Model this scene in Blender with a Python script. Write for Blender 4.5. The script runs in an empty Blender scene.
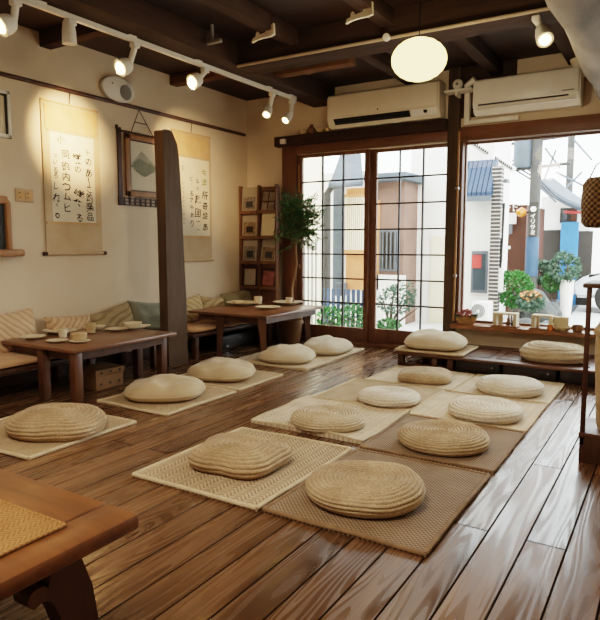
import bpy, bmesh, math, random
from mathutils import Vector, Matrix, noise
PI = math.pi
C = bpy.context.scene.collection
# ------------------------------------------------------------------ camera geometry of the room survey
F, PITCH, YAW, CXP, CYP, H = 609., math.radians(6.2), math.radians(31.6), 300., 310., 1.25
_cp, _sp, _cy, _sy = math.cos(PITCH), math.sin(PITCH), math.cos(YAW), math.sin(YAW)
_R = (_cy, _sy, 0); _FW = (-_sy*_cp, _cy*_cp, -_sp); _U = (-_sy*_sp, _cy*_sp, _cp)
def _ray(x, y):
    a = (x-CXP)/F; b = -(y-CYP)/F
    return [_FW[i]+a*_R[i]+b*_U[i] for i in range(3)]
def _at(x, y, k, v):
    d = _ray(x, y); t = (v-(H if k == 2 else 0))/d[k]
    return Vector((d[0]*t, d[1]*t, H+d[2]*t))
def oX(x, y, X): return _at(x, y, 0, X)
def oY(x, y, Y): return _at(x, y, 1, Y)
def oZ(x, y, Z=0.): return _at(x, y, 2, Z)
XL, YB, ZC = -4.95, 6.7, 3.13      # left wall, back wall, ceiling
# ------------------------------------------------------------------ materials
def lin(c):
    if isinstance(c, str): c = tuple(int(c[i:i+2], 16)/255 for i in (0, 2, 4))
    return tuple((v/12.92 if v <= .04045 else ((v+.055)/1.055)**2.4) for v in c)+(1.,)
class NT:
    def __init__(s, name):
        s.m = bpy.data.materials.new(name); s.m.use_nodes = True; s.t = s.m.node_tree; s.t.nodes.clear()
        s.out = s.n('ShaderNodeOutputMaterial')
    def n(s, typ, **kw):
        nd = s.t.nodes.new(typ)
        for k, v in kw.items():
            if k in nd.inputs: nd.inputs[k].default_value = v
            else: setattr(nd, k, v)
        return nd
    def l(s, a, b): s.t.links.new(a, b)
    def coord(s, scale=(1, 1, 1), rot=(0, 0, 0), loc=(0, 0, 0)):
        tc = s.n('ShaderNodeTexCoord'); mp = s.n('ShaderNodeMapping')
        mp.inputs['Scale'].default_value = scale; mp.inputs['Rotation'].default_value = rot; mp.inputs['Location'].default_value = loc
        s.l(tc.outputs['Object'], mp.inputs['Vector']); return mp.outputs['Vector']
    def ramp(s, fac, stops):
        r = s.n('ShaderNodeValToRGB'); e = r.color_ramp.elements
        while len(e) < len(stops): e.new(.5)
        for i, (p, c) in enumerate(stops): e[i].position = p; e[i].color = c
        s.l(fac, r.inputs['Fac']); return r.outputs['Color']
    def mix(s, a, b, fac, blend='MIX'):
        m = s.n('ShaderNodeMix'); m.data_type = 'RGBA'; m.blend_type = blend
        for sock, v in ((m.inputs[6], a), (m.inputs[7], b), (m.inputs[0], fac)):
            if hasattr(v, 'links'): s.l(v, sock)
            else: sock.default_value = v
        return m.outputs[2]
    def math(s, op, a, b=0.):
        m = s.n('ShaderNodeMath', operation=op)
        for i, v in enumerate((a, b)):
            if hasattr(v, 'links'): s.l(v, m.inputs[i])
            else: m.inputs[i].default_value = v
        return m.outputs[0]
    def bsdf(s, col, rough=.6, bump=None, bs=.3, bd=.01, spec=.4, metal=0, sheen=0, coat=0):
        b = s.n('ShaderNodeBsdfPrincipled')
        for sock, v in ((b.inputs['Base Color'], col), (b.inputs['Roughness'], rough)):
            if hasattr(v, 'links'): s.l(v, sock)
            else: sock.default_value = v
        b.inputs['Specular IOR Level'].default_value = spec; b.inputs['Metallic'].default_value = metal
        b.inputs['Sheen Weight'].default_value = sheen; b.inputs['Coat Weight'].default_value = coat
        if bump is not None:
            bp = s.n('ShaderNodeBump'); bp.inputs['Strength'].default_value = bs; bp.inputs['Distance'].default_value = bd
            s.l(bump, bp.inputs['Height']); s.l(bp.outputs[0], b.inputs['Normal'])
        s.l(b.outputs[0], s.out.inputs['Surface']); return b
def noise_mat(name, c1, c2=None, scale=6., rough=.6, bump=0., bscale=60., stretch=(1, 1, 1), spec=.4, metal=0, sheen=0, detail=4.):
    t = NT(name); c1 = lin(c1); c2 = lin(c2) if c2 else tuple(v*.8 for v in c1[:3])+(1,)
    v = t.coord(stretch)
    nz = t.n('ShaderNodeTexNoise', Scale=scale, Detail=detail); t.l(v, nz.inputs['Vector'])
    col = t.ramp(nz.outputs['Fac'], [(.3, c2), (.7, c1)])
    bo = None
    if bump:
        n2 = t.n('ShaderNodeTexNoise', Scale=bscale, Detail=3.); t.l(v, n2.inputs['Vector']); bo = n2.outputs['Fac']
    t.bsdf(col, rough, bo, bump, .01, spec, metal, sheen); return t.m
def wood_mat(name, c1, c2, axis='Y', scale=5., rough=.45, spec=.4, bump=.15, coat=0):
    st = {'X': (.12, 1, 1), 'Y': (1, .12, 1), 'Z': (1, 1, .12)}[axis]
    t = NT(name); v = t.coord(st)
    n1 = t.n('ShaderNodeTexNoise', Scale=scale, Detail=5., Distortion=.6); t.l(v, n1.inputs['Vector'])
    n2 = t.n('ShaderNodeTexNoise', Scale=scale*9, Detail=3.); t.l(v, n2.inputs['Vector'])
    f = t.math('ADD', t.math('MULTIPLY', n1.outputs['Fac'], .65), t.math('MULTIPLY', n2.outputs['Fac'], .35))
    col = t.ramp(f, [(.34, lin(c2)), (.66, lin(c1))])
    t.bsdf(col, rough, n2.outputs['Fac'], bump, .004, spec, 0, 0, coat); return t.m
def emit_mat(name, c, s):
    t = NT(name); e = t.n('ShaderNodeEmission', Strength=s); e.inputs['Color'].default_value = lin(c)
    t.l(e.outputs[0], t.out.inputs['Surface']); return t.m
def glass_mat(name):
    t = NT(name); tr = t.n('ShaderNodeBsdfTransparent'); gl = t.n('ShaderNodeBsdfGlossy', Roughness=.02)
    tr.inputs['Color'].default_value = (.96, .98, .97, 1)
    fr = t.n('ShaderNodeFresnel', IOR=1.45); mx = t.n('ShaderNodeMixShader')
    t.l(t.math('MULTIPLY', fr.outputs[0], .6), mx.inputs[0]); t.l(tr.outputs[0], mx.inputs[1]); t.l(gl.outputs[0], mx.inputs[2])
    t.l(mx.outputs[0], t.out.inputs['Surface']); return t.m
def floor_mat():
    t = NT('plank floor')
    v = t.coord((1, 1, 1), (0, 0, PI/2))
    br = t.n('ShaderNodeTexBrick', Scale=1.); br.offset = .37; br.offset_frequency = 2
    br.inputs['Brick Width'].default_value = 2.6; br.inputs['Row Height'].default_value = .158
    br.inputs['Mortar Size'].default_value = .0045; br.inputs['Mortar Smooth'].default_value = .2; br.inputs['Bias'].default_value = 0
    br.inputs['Color1'].default_value = (0, 0, 0, 1); br.inputs['Color2'].default_value = (1, 1, 1, 1); br.inputs['Mortar'].default_value = (.5, .5, .5, 1)
    t.l(v, br.inputs['Vector'])
    sep = t.n('ShaderNodeSeparateColor'); t.l(br.outputs['Color'], sep.inputs[0]); rnd = sep.outputs[0]
    tc = t.n('ShaderNodeTexCoord')
    off = t.n('ShaderNodeCombineXYZ'); t.l(t.math('MULTIPLY', rnd, 37.), off.inputs[0]); t.l(t.math('MULTIPLY', rnd, 11.), off.inputs[1]); t.l(t.math('MULTIPLY', rnd, 5.), off.inputs[2])
    ad = t.n('ShaderNodeVectorMath', operation='ADD'); t.l(tc.outputs['Object'], ad.inputs[0]); t.l(off.outputs[0], ad.inputs[1])
    def mapped(sc):
        mp = t.n('ShaderNodeMapping'); mp.inputs['Scale'].default_value = sc; t.l(ad.outputs[0], mp.inputs['Vector']); return mp.outputs[0]
    n1 = t.n('ShaderNodeTexNoise', Scale=4., Detail=5., Distortion=.5); t.l(mapped((1.6, .18, 1)), n1.inputs['Vector'])
    n3 = t.n('ShaderNodeTexNoise', Scale=50., Detail=3.); t.l(mapped((1, .05, 1)), n3.inputs['Vector'])
    # cathedral grain: contour lines of a stretched noise field
    nc = t.n('ShaderNodeTexNoise', Scale=2.2, Detail=2., Distortion=.2); t.l(mapped((2.6, .2, 1)), nc.inputs['Vector'])
    ring = t.math('SINE', t.math('MULTIPLY', nc.outputs['Fac'], 95.))
    f = t.math('ADD', t.math('MULTIPLY', n1.outputs['Fac'], .6), t.math('MULTIPLY', n3.outputs['Fac'], .4))
    f = t.math('ADD', f, t.math('MULTIPLY', ring, .045))
    base = t.ramp(f, [(.28, lin('564637')), (.5, lin('80664f')), (.74, lin('a28468'))])
    tint = t.ramp(rnd, [(0., lin('b0a090')), (.3, lin('e6d2ba')), (.6, lin('c6b29c')), (1., lin('fae4c8'))])
    col = t.mix(base, tint, 1., 'MULTIPLY')
    big = t.n('ShaderNodeTexNoise', Scale=.9, Detail=3.); t.l(tc.outputs['Object'], big.inputs['Vector'])
    col = t.mix(col, t.ramp(big.outputs['Fac'], [(.3, (.7, .68, .66, 1)), (.65, (1, 1, 1, 1))]), .8, 'MULTIPLY')
    vor = t.n('ShaderNodeTexVoronoi', Scale=2.1); vm = t.n('ShaderNodeMapping'); vm.inputs['Scale'].default_value = (1.6, .8, 1); t.l(tc.outputs['Object'], vm.inputs[0]); t.l(vm.outputs[0], vor.inputs['Vector'])
    col = t.mix(col, lin('2c1a0e'), t.ramp(vor.outputs['Distance'], [(.03, (.75,)*3+(1,)), (.06, (0, 0, 0, 1))]))
    col = t.mix(col, lin('1a0f08'), br.outputs['Fac'])
    rough = t.ramp(t.math('ADD', t.math('MULTIPLY', ring, .2), n1.outputs['Fac']), [(.3, (.17,)*3+(1,)), (.8, (.42,)*3+(1,))])
    hgt = t.math('SUBTRACT', t.math('ADD', t.math('MULTIPLY', ring, .05), t.math('MULTIPLY', n1.outputs['Fac'], .7)), t.math('MULTIPLY', br.outputs['Fac'], 1.2))
    bs_ = t.bsdf(col, rough, hgt, .45, .004, .5)
    t.l(t.math('MULTIPLY', t.math('SUBTRACT', 1., br.outputs['Fac']), .55), bs_.inputs['Specular IOR Level']); return t.m
def weave_mat(name, c1, c2, per=.02, mode='chevron', rough=.8):
    """chevron/twill or basket weave of straw strands"""
    t = NT(name); v = t.coord(); sx = t.n('ShaderNodeSeparateXYZ'); t.l(v, sx.inputs[0]); x, y = sx.outputs[0], sx.outputs[1]
    k = 2*PI/per
    if mode == 'chevron':
        zig = t.math('MULTIPLY', t.math('PINGPONG', x, per*2), 1.)
        a = t.math('SINE', t.math('MULTIPLY', t.math('ADD', y, zig), k*.8))
        b = t.math('SINE', t.math('MULTIPLY', x, k*.5))
        f = t.math('ADD', t.math('MULTIPLY', a, .42), t.math('MULTIPLY', b, .14))
    else:
        a = t.math('SINE', t.math('MULTIPLY', x, k)); b = t.math('SINE', t.math('MULTIPLY', y, k))
        f = t.math('MULTIPLY', t.math('MULTIPLY', a, b), .5)
    f = t.math('ADD', f, .5)
    nz = t.n('ShaderNodeTexNoise', Scale=7., Detail=5.); t.l(v, nz.inputs['Vector'])
    col = t.ramp(f, [(.1, lin(c2)), (.85, lin(c1))])
    col = t.mix(col, t.ramp(nz.outputs['Fac'], [(.3, (.78, .76, .73, 1)), (.7, (1, 1, 1, 1))]), 1., 'MULTIPLY')
    t.bsdf(col, rough, f, .6, .004, .2); return t.m
def rope_mat(name, c1, c2, per=.012, rough=.85):
    t = NT(name); v = t.coord()
    n1 = t.n('ShaderNodeTexNoise', Scale=5., Detail=4.); t.l(v, n1.inputs['Vector'])
    n2 = t.n('ShaderNodeTexNoise', Scale=95., Detail=2.); t.l(v, n2.inputs['Vector'])
    col = t.ramp(n1.outputs['Fac'], [(.3, lin(c2)), (.7, lin(c1))])
    col = t.mix(col, t.ramp(n2.outputs['Fac'], [(.3, (.66, .62, .55, 1)), (.65, (1, 1, 1, 1))]), .8, 'MULTIPLY')
    t.bsdf(col, rough, n2.outputs['Fac'], .7, .006, .2, 0, .1); return t.m
def stripe_mat(name, c1, c2, per=.05, rot=(0, 0, 0), dist=2., rough=.85, bs=.5):
    t = NT(name); v = t.coord((1, 1, 1), rot)
    w = t.n('ShaderNodeTexWave', Scale=.314/per, Distortion=dist, Detail=2.); w.bands_direction = 'Z'; t.l(v, w.inputs['Vector'])
    n2 = t.n('ShaderNodeTexNoise', Scale=120., Detail=2.); t.l(v, n2.inputs['Vector'])
    col = t.ramp(w.outputs['Fac'], [(.05, lin(c2)), (.5, lin(c1))])
    t.bsdf(col, rough, t.math('ADD', w.outputs['Fac'], t.math('MULTIPLY', n2.outputs['Fac'], .3)), bs, .01, .2, 0, .15); return t.m
M = {}
M['floor'] = floor_mat()
M['plaster'] = noise_mat('cream plaster', 'dccab0', 'd3c0a4', 2.5, .9, .12, 40., spec=.15)
M['ceil'] = wood_mat('dark ceiling boards', '3a2619', '2b1b12', 'Y', 3., .6)
M['beamX'] = wood_mat('dark beam along the window wall', '4a372b', '33251c', 'X', 3., .8, .15)
M['beamY'] = wood_mat('dark beam along the room', '4a372b', '35271d', 'Y', 3., .8, .15)
M['paleb'] = wood_mat('paler brown joist', '7a5639', '5c3f29', 'X', 3., .8, .15)
M['logw'] = noise_mat('weathered grey log', 'a59785', '6f6252', 4., .8, .5, 18., (1, .35, 1))
M['postw'] = wood_mat('dark post wood', '62503f', '483a2c', 'Z', 4., .7, .25)
M['doorZ'] = wood_mat('brown door wood upright', '7a5238', '583a27', 'Z', 4., .45)
M['doorX'] = wood_mat('brown door wood level', '7a5238', '583a27', 'X', 4., .45)
M['lintel'] = wood_mat('reddish lintel wood', '7c5234', '5a3a25', 'X', 4., .45)
M['muntin'] = noise_mat('dark thin lattice bars', '33261e', '281c15', 8., .5)
M['sill'] = wood_mat('window sill wood', 'a06f48', '7e5435', 'X', 5., .35)
M['glass'] = glass_mat('window glass')
M['tableY'] = wood_mat('brown table top', '80593e', '5d3f2b', 'Y', 5., .3, .5)
M['tableX'] = wood_mat('brown table top near', '80522e', '57341c', 'X', 4., .32, .5)
M['legw'] = wood_mat('dark table leg', '62402a', '43291a', 'Z', 5., .45)
M['benchw'] = wood_mat('dark bench board', '5b3b28', '3e2719', 'Y', 5., .45)
M['platw'] = wood_mat('platform boards', '6e482f', '4b2f1f', 'X', 5., .38, .5)
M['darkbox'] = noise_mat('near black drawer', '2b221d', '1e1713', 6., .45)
M['rope'] = rope_mat('straw rope', 'dac8ac', 'bda586')
M['ropeD'] = rope_mat('brown straw rope', 'd0ba9a', 'ab9170')
M['ropeL'] = rope_mat('pale straw rope', 'f0e9dc', 'e0d3be')
M['knit'] = rope_mat('knitted straw', 'cab08e', 'a48a6a')
M['fabric'] = noise_mat('beige cotton', 'c9b494', 'b59c78', 5., .9, .3, 160., sheen=.2, spec=.15)
M['fabricL'] = noise_mat('pale cotton', 'dccdb4', 'c9b696', 5., .9, .3, 160., sheen=.2, spec=.15)
M['fabricT'] = noise_mat('tan seat pad cotton', 'cfa985', 'bd9672', 5., .9, .2, 160., sheen=.2, spec=.15)
M['olive'] = noise_mat('olive grey linen', '8f8768', '787052', 6., .9, .3, 140., sheen=.2, spec=.15)
M['sage'] = noise_mat('sage grey linen', '85826e', '6c6a58', 6., .9, .3, 140., sheen=.2, spec=.15)
M['cable'] = stripe_mat('cable knit tan', 'd0b190', 'b89674', .05, (0.7, 0, 0), 3.)
M['cable2'] = stripe_mat('zigzag knit tan', 'ceac88', 'b08c68', .045, (-.75, 0, 0), 2.)
M['stripe'] = stripe_mat('striped tan linen', 'b7a37e', '9a875f', .06, (.6, 0, 0), 4.)
M['stripe2'] = stripe_mat('striped olive linen', 'a59270', '8a7856', .07, (-.4, 0, 0), 4.)
M['mat'] = weave_mat('herringbone straw', 'cfb897', '947c62', .022)
M['matB'] = weave_mat('brown basket weave', 'ae957a', '604c3a', .023, 'basket')
M['matP'] = weave_mat('pale straw weave', 'e3d3ba', 'c5ae8e', .026)
M['matT'] = weave_mat('tan straw weave', 'cbb292', 'a48c6c', .024, 'basket')
M['bind'] = noise_mat('tan cloth binding', 'd6c3a2', 'c4ae8c', 20., .85, .2, 150.)
M['bindD'] = noise_mat('brown cloth binding', '8e7152', '785d42', 20., .85, .2, 150.)
M['placemat'] = weave_mat('golden placemat weave', 'ab7f50', '8c6238', .014)
M['white'] = noise_mat('white enamel', 'e6e0d4', 'ddd6c8', 10., .4)
M['acw'] = noise_mat('cream air conditioner plastic', 'e6d9c2', 'dfd1b8', 4., .35)
M['acw2'] = noise_mat('white air conditioner plastic', 'efe8dc', 'e6decf', 4., .3)
M['black'] = noise_mat('black plastic', '1c1a18', '141210', 10., .4)
M['grey'] = noise_mat('grey plastic', '8c8880', '807c74', 10., .5)
M['metal'] = noise_mat('dull steel', 'a0a0a0', '8c8c8c', 10., .3, metal=1)
M['ceram'] = noise_mat('cream glazed ceramic', 'e2d5bb', 'd2c3a4', 9., .3, spec=.5)
M['ceramB'] = noise_mat('sandy speckled ceramic', 'c4ac86', 'a98e68', 30., .45)
M['terra'] = noise_mat('brown clay', '8a6848', '745538', 7., .75, .2, 40.)
M['bamboo'] = noise_mat('bamboo cane', 'b98a55', '9c6f3e', 10., .45, stretch=(1, 1, .1))
M['scrollm'] = noise_mat('gold brown scroll silk', 'c8b090', 'baa180', 5., .8, .1, 120., spec=.15)
M['scrollt'] = noise_mat('pale gold scroll silk', 'd6ae80', 'c89e70', 5., .8, .1, 120., spec=.15)
M['paper'] = noise_mat('ivory paper', 'e4d8c0', 'dacdb2', 4., .9, spec=.1)
M['ink'] = noise_mat('black ink', '2a2119', '1d1712', 20., .8)
M['inkg'] = noise_mat('olive green ink', '8a8a3c', '767a34', 20., .8)
M['inkl'] = noise_mat('thin grey ink', '7d705c', '6e624f', 20., .8)
M['frame'] = wood_mat('light oak frame', 'a87a4e', '8c6038', 'Z', 8., .5)
M['framed'] = wood_mat('dark rosewood frame', '4a2b1e', '331c13', 'Z', 8., .5)
M['slate'] = noise_mat('black slate', '3a3d40', '2f3235', 5., .6)
M['mist'] = noise_mat('grey green wash', '9c9a84', '7f7f6c', 9., .9)
M['mistL'] = noise_mat('pale grey wash', 'bdb49c', 'a8a08a', 9., .9)
M['pinkd'] = noise_mat('dusty rose print', '9a6058', '744440', 14., .6)
M['pipe'] = noise_mat('pale tan pipe', 'b5a087', 'a48f76', 6., .5)
M['rackw'] = wood_mat('brown rack wood', '7d5a3f', '5e4029', 'Z', 6., .5)
M['leaf'] = noise_mat('fern green', '4f7d48', '30552f', 12., .6)
M['leafL'] = noise_mat('bright hedge green', '38762a', '1f4c1a', 9., .6)
M['leafG'] = noise_mat('dusty grey green leaf', '4a6450', '32483a', 9., .6)
M['bark'] = noise_mat('pale brown bark', '96785a', '7a5e44', 14., .8, .4, 40., (1, 1, .3))
M['barkd'] = noise_mat('dark bark', '5c4a3c', '45362b', 14., .8, .4, 40., (1, 1, .3))
M['lamp'] = emit_mat('glowing paper lantern', 'ffe190', 3.4)
M['bulb'] = emit_mat('hot lamp face', 'ffd890', 22.)
M['amber'] = noise_mat('amber glass', 'd07a2c', 'b8641e', 10., .15)
M['pink'] = noise_mat('pink dried petals', 'd59a94', 'b4645f', 30., .8)
M['redd'] = noise_mat('red poster', 'c8453f', 'b53832', 10., .7)
M['wicker'] = None
def wicker_mat(name, c1, c2, per=.022):
    t = NT(name); v = t.coord(); sx = t.n('ShaderNodeSeparateXYZ'); t.l(v, sx.inputs[0])
    ang = t.math('ARCTAN2', sx.outputs[1], sx.outputs[0])
    a = t.math('SINE', t.math('MULTIPLY', ang, 22.)); b = t.math('SINE', t.math('MULTIPLY', sx.outputs[2], 2*PI/per/1.4))
    f = t.math('ADD', t.math('MULTIPLY', t.math('MULTIPLY', a, b), .5), .5)
    t.bsdf(t.ramp(f, [(.15, lin(c2)), (.8, lin(c1))]), .7, f, 1., .012, .3); return t.m
M['wicker'] = wicker_mat('brown wicker', '94744c', '46321e')
M['wickerL'] = wicker_mat('tan wicker', 'c49c68', '8c6238', .03)
# outdoors
M['street'] = noise_mat('pale concrete street', 'c9c9c6', 'b8b8b5', 2., .8, .2, 30.)
M['kerb'] = noise_mat('grey kerb', '62666a', '50545a', 4., .8)
M['wwall'] = noise_mat('white house wall', 'f0ede6', 'e8e4dc', 2., .8)
M['cwall'] = noise_mat('cream house wall', 'e8dcc0', 'ddd0b2', 2., .8)
M['bwall'] = noise_mat('pinkish brown house wall', '7d6256', '6e564c', 3., .8)
M['rust'] = noise_mat('rust brown panel', '4c2818', '422214', 3., .7)
M['orange'] = noise_mat('orange tan wall', 'c88a5c', 'b4784c', 3., .8)
M['gwall'] = noise_mat('warm grey panel', '39352f', '302c28', 4., .8)
M['blue'] = noise_mat('sky blue corrugated panel', '4a86c4', '3c76b2', 3., .6)
M['bluegrey'] = noise_mat('blue grey awning', '263c58', '1e324c', 5., .5)
M['roof'] = noise_mat('grey roof sheet', '525b64', '444d55', 4., .6)
M['brick'] = None
def band_mat(name, c1, c2, per):
    t = NT(name); v = t.coord(); sx = t.n('ShaderNodeSeparateXYZ'); t.l(v, sx.inputs[0])
    f = t.math('ADD', t.math('MULTIPLY', t.math('SINE', t.math('MULTIPLY', sx.outputs[2], 2*PI/per)), .5), .5)
    t.bsdf(t.ramp(f, [(.12, lin(c2)), (.3, lin(c1))]), .7, f, .5, .01); return t.m
M['brick'] = band_mat('dark banded tile', '38322f', 'aaa49c', .06)
M['pole'] = noise_mat('concrete pole', '4a4846', '3e3c3a', 4., .8)
M['polb'] = noise_mat('blue grey pole wrap', '33506e', '2a4460', 4., .6)
M['rock'] = noise_mat('grey garden rock', '4c4e4e', '363836', 5., .9, .5, 12.)
M['car'] = noise_mat('pale silver car paint', 'd6d8da', 'cccfd2', 4., .25, spec=.6)
M['wglass'] = noise_mat('dark window pane', '3e474e', '323a40', 4., .1, spec=.6)
M['brochA'] = noise_mat('grey photo print', '94897a', '5e564a', 22., .5)
M['brochB'] = noise_mat('sepia photo print', '9a8468', '6a5640', 26., .5)
M['brochC'] = noise_mat('cream card', 'dccdae', 'd2c2a0', 6., .7)
M['cardw'] = noise_mat('off white card', 'a89c8a', '988c7a', 6., .7)
M['card'] = noise_mat('brown cardboard', '8a6a4a', '765839', 8., .8)
# ------------------------------------------------------------------ mesh builder
class MB:
    def __init__(s): s.bm = bmesh.new()
    def _add(s, t):
        me = bpy.data.meshes.new('t'); t.to_mesh(me); t.free(); s.bm.from_mesh(me); bpy.data.meshes.remove(me); return s
    def box(s, x0, x1, y0, y1, z0, z1, bev=0., rot=None, seg=2):
        t = bmesh.new(); bmesh.ops.create_cube(t, size=1)
        d = (abs(x1-x0), abs(y1-y0), abs(z1-z0)); c = Vector(((x0+x1)/2, (y0+y1)/2, (z0+z1)/2))
        bmesh.ops.scale(t, vec=d, verts=t.verts)
        if bev: bmesh.ops.bevel(t, geom=t.edges[:], offset=min(bev, min(d)*.45), segments=seg, affect='EDGES', profile=.5)
        if rot is not None: bmesh.ops.transform(t, matrix=rot.to_4x4(), verts=t.verts)
        bmesh.ops.translate(t, vec=c, verts=t.verts); return s._add(t)
    def tube(s, pts, r, seg=10, cap=True):
        pts = [Vector(p) for p in pts]; n = len(pts); rr = r if isinstance(r, (list, tuple)) else [r]*n
        rings = []; up = Vector((0, 0, 1)); prev = None
        for i, p in enumerate(pts):
            d = (pts[min(i+1, n-1)]-pts[max(i-1, 0)]).normalized()
            a = prev if prev is not None else (up if abs(d.z) < .9 else Vector((1, 0, 0)))
            u = (a-d*a.dot(d)).normalized(); w = d.cross(u); prev = u
            rings.append([s.bm.verts.new(p+(u*math.cos(2*PI*k/seg)+w*math.sin(2*PI*k/seg))*rr[i]) for k in range(seg)])
        for i in range(n-1):
            for k in range(seg):
                s.bm.faces.new((rings[i][k], rings[i][(k+1) % seg], rings[i+1][(k+1) % seg], rings[i+1][k]))
        if cap:
            s.bm.faces.new(rings[0][::-1]); s.bm.faces.new(rings[-1])
        return s
    def lathe(s, prof, c=(0, 0, 0), seg=28, sx=1., sy=1., axis='Z'):
        c = Vector(c); rings = []
        for r, z in prof:
            ring = []
            for k in range(seg):
                a = 2*PI*k/seg; p = Vector((max(r, 1e-4)*math.cos(a)*sx, max(r, 1e-4)*math.sin(a)*sy, z))
                if axis == 'X': p = Vector((p.z, p.x, p.y))
                if axis == 'Y': p = Vector((p.y, p.z, p.x))
                ring.append(s.bm.verts.new(c+p))
            rings.append(ring)
        for i in range(len(rings)-1):
            for k in range(seg):
                s.bm.faces.new((rings[i][k], rings[i][(k+1) % seg], rings[i+1][(k+1) % seg], rings[i+1][k]))
        s.bm.faces.new(rings[0][::-1]); s.bm.faces.new(rings[-1]); return s
    def prism(s, poly, axis, a, b):
        """poly in the two other axes (cyclic order XYZ without axis)"""
        def mk(u, v, w): return {'X': (w, u, v), 'Y': (u, w, v), 'Z': (u, v, w)}[axis]
        A = [s.bm.verts.new(mk(u, v, a)) for u, v in poly]; B = [s.bm.verts.new(mk(u, v, b)) for u, v in poly]
        n = len(poly)
        s.bm.faces.new(A[::-1]); s.bm.faces.new(B)
        for i in range(n): s.bm.faces.new((A[i], A[(i+1) % n], B[(i+1) % n], B[i]))
        return s
    def quad(s, *p): s.bm.faces.new([s.bm.verts.new(v) for v in p]); return s
    def grid(s, fn, nu, nv, closed_u=False):
        R = [[s.bm.verts.new(fn(i/(nu if closed_u else nu-1), j/(nv-1))) for i in range(nu)] for j in range(nv)]
        for j in range(nv-1):
            for i in range(nu if closed_u else nu-1):
                s.bm.faces.new((R[j][i], R[j][(i+1) % nu], R[j+1][(i+1) % nu], R[j+1][i]))
        return R
    def xf(s, m): bmesh.ops.transform(s.bm, matrix=m, verts=s.bm.verts); return s
def link(name, mb, mat, parent=None, loc=None, smooth=35):
    bm = mb.bm
    bmesh.ops.recalc_face_normals(bm, faces=bm.faces[:])
    org = Vector((0, 0, 0))
    if parent is not None:
        r = parent
        while r.parent is not None: r = r.parent
        org = Vector(r.location)
    elif loc is not None: org = Vector(loc)
    if org.length: bmesh.ops.translate(bm, vec=-org, verts=bm.verts)
    me = bpy.data.meshes.new(name); bm.to_mesh(me); bm.free()
    me.materials.append(mat)
    if smooth:
        me.polygons.foreach_set('use_smooth', [True]*len(me.polygons)); me.set_sharp_from_angle(angle=math.radians(smooth))
    o = bpy.data.objects.new(name, me); C.objects.link(o)
    if parent is not None: o.parent = parent
    elif loc is not None: o.location = org
    return o
def tag(o, label, cat, group=None, kind=None):
    o['label'] = label; o['category'] = cat
    if group: o['group'] = group
    if kind: o['kind'] = kind
    return o
def thing(name, label, cat, loc, group=None):
    o = bpy.data.objects.new(name, None); C.objects.link(o); o.location = loc; o.empty_display_size = .1
    return tag(o, label, cat, group)
def struct(name, mb, mat, smooth=35):
    o = link(name, mb, mat, smooth=smooth); o['kind'] = 'structure'; return o
def B(*a, **k): return MB().box(*a, **k)
rnd = random.Random(7)

# ================================================================== SETTING
XR, YF = 1.6, -2.3
struct('floor', B(XL-.1, XR+.1, YF-.1, YB+.2, -.1, 0), M['floor'])
struct('ceiling', B(XL-.1, XR+.1, YF-.1, YB+.2, ZC, ZC+.1), M['ceil'])
struct('wall_left', B(XL-.15, XL, YF-.1, YB+.2, 0, ZC), M['plaster'])
struct('wall_right', B(XR, XR+.15, YF-.1, YB+.2, 0, ZC), M['plaster'])
struct('wall_front', B(XL-.1, XR+.1, YF-.15, YF, 0, ZC), M['plaster'])
w = MB()
w.box(XL, -4.37, YB, YB+.2, 0, ZC); w.box(-4.37, XR, YB, YB+.2, 2.36, ZC)
w.box(-2.07, XR, YB, YB+.2, 0, .33); w.box(1.0, XR, YB, YB+.2, .33, 2.36)
struct('wall_back', w, M['plaster'])
struct('trim_1', B(-4.37, -4.16, YB-.04, YB+.16, 0, 2.6, bev=.006), M['doorZ'])        # left jamb
struct('trim_2', B(-2.2, -2.07, YB-.06, YB+.16, 0, ZC, bev=.006), M['postw'])           # post between door and window
struct('trim_3', B(-4.37, -2.2, YB-.03, YB+.16, 2.37, 2.48, bev=.004), M['lintel'])     # door head
struct('trim_4', B(-4.45, -2.2, YB-.1, YB+.1, 2.48, 2.6, bev=.006), M['beamX'])         # beam over the door
struct('trim_5', B(-2.07, XR, YB-.05, YB+.16, 2.35, 2.5, bev=.006), M['lintel'])        # window header
struct('trim_6', B(-2.07, -2.035, YB-.02, YB+.16, .38, 2.35, bev=.004), M['doorZ'])      # window jamb
struct('trim_7', B(-4.16, -2.2, YB-.02, YB+.16, 0, .05, bev=.004), M['doorX'])          # threshold
struct('trim_8', B(-2.07, XR, YB-.2, YB+.16, .33, .375, bev=.006), M['sill'])           # window sill
struct('trim_9', B(-2.2, -1.5, YB-.012, YB+.05, 2.6, ZC, bev=0), M['beamX'])            # dark boards beside the right unit
# ceiling beams
struct('trim_10', B(-3.92, -3.62, YF, YB, 2.92, ZC, bev=.015), M['beamY'])
def rough_beam(x0, x1, y0, y1, z0, z1, axis='X', amp=.02):
    m = MB()
    def fn(u, v):
        a = v*(x1-x0)+x0 if axis == 'X' else v*(y1-y0)+y0
        t = u*4; k = int(t) % 4; f = t-int(t)
        cn = [(0, 0), (1, 0), (1, 1), (0, 1)]; p, q = cn[k], cn[(k+1) % 4]
        e = .12
        s_, r_ = p[0]+(q[0]-p[0])*f, p[1]+(q[1]-p[1])*f
        n_ = noise.noise((a*1.3, s_*2, r_*2))*amp
        if axis == 'X': return (a, y0+s_*(y1-y0)+n_, z0+r_*(z1-z0)+n_)
        return (x0+s_*(x1-x0)+n_, a, z0+r_*(z1-z0)+n_)
    m.grid(fn, 16, 60, True); return m
struct('trim_11', rough_beam(-3.62, XR, 4.76, 5.06, 2.9, 3.13), M['beamX'])
struct('trim_12', B(-3.62, -2.75, 5.36, 5.5, 2.96, 3.08, bev=.01), M['paleb'])
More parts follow.
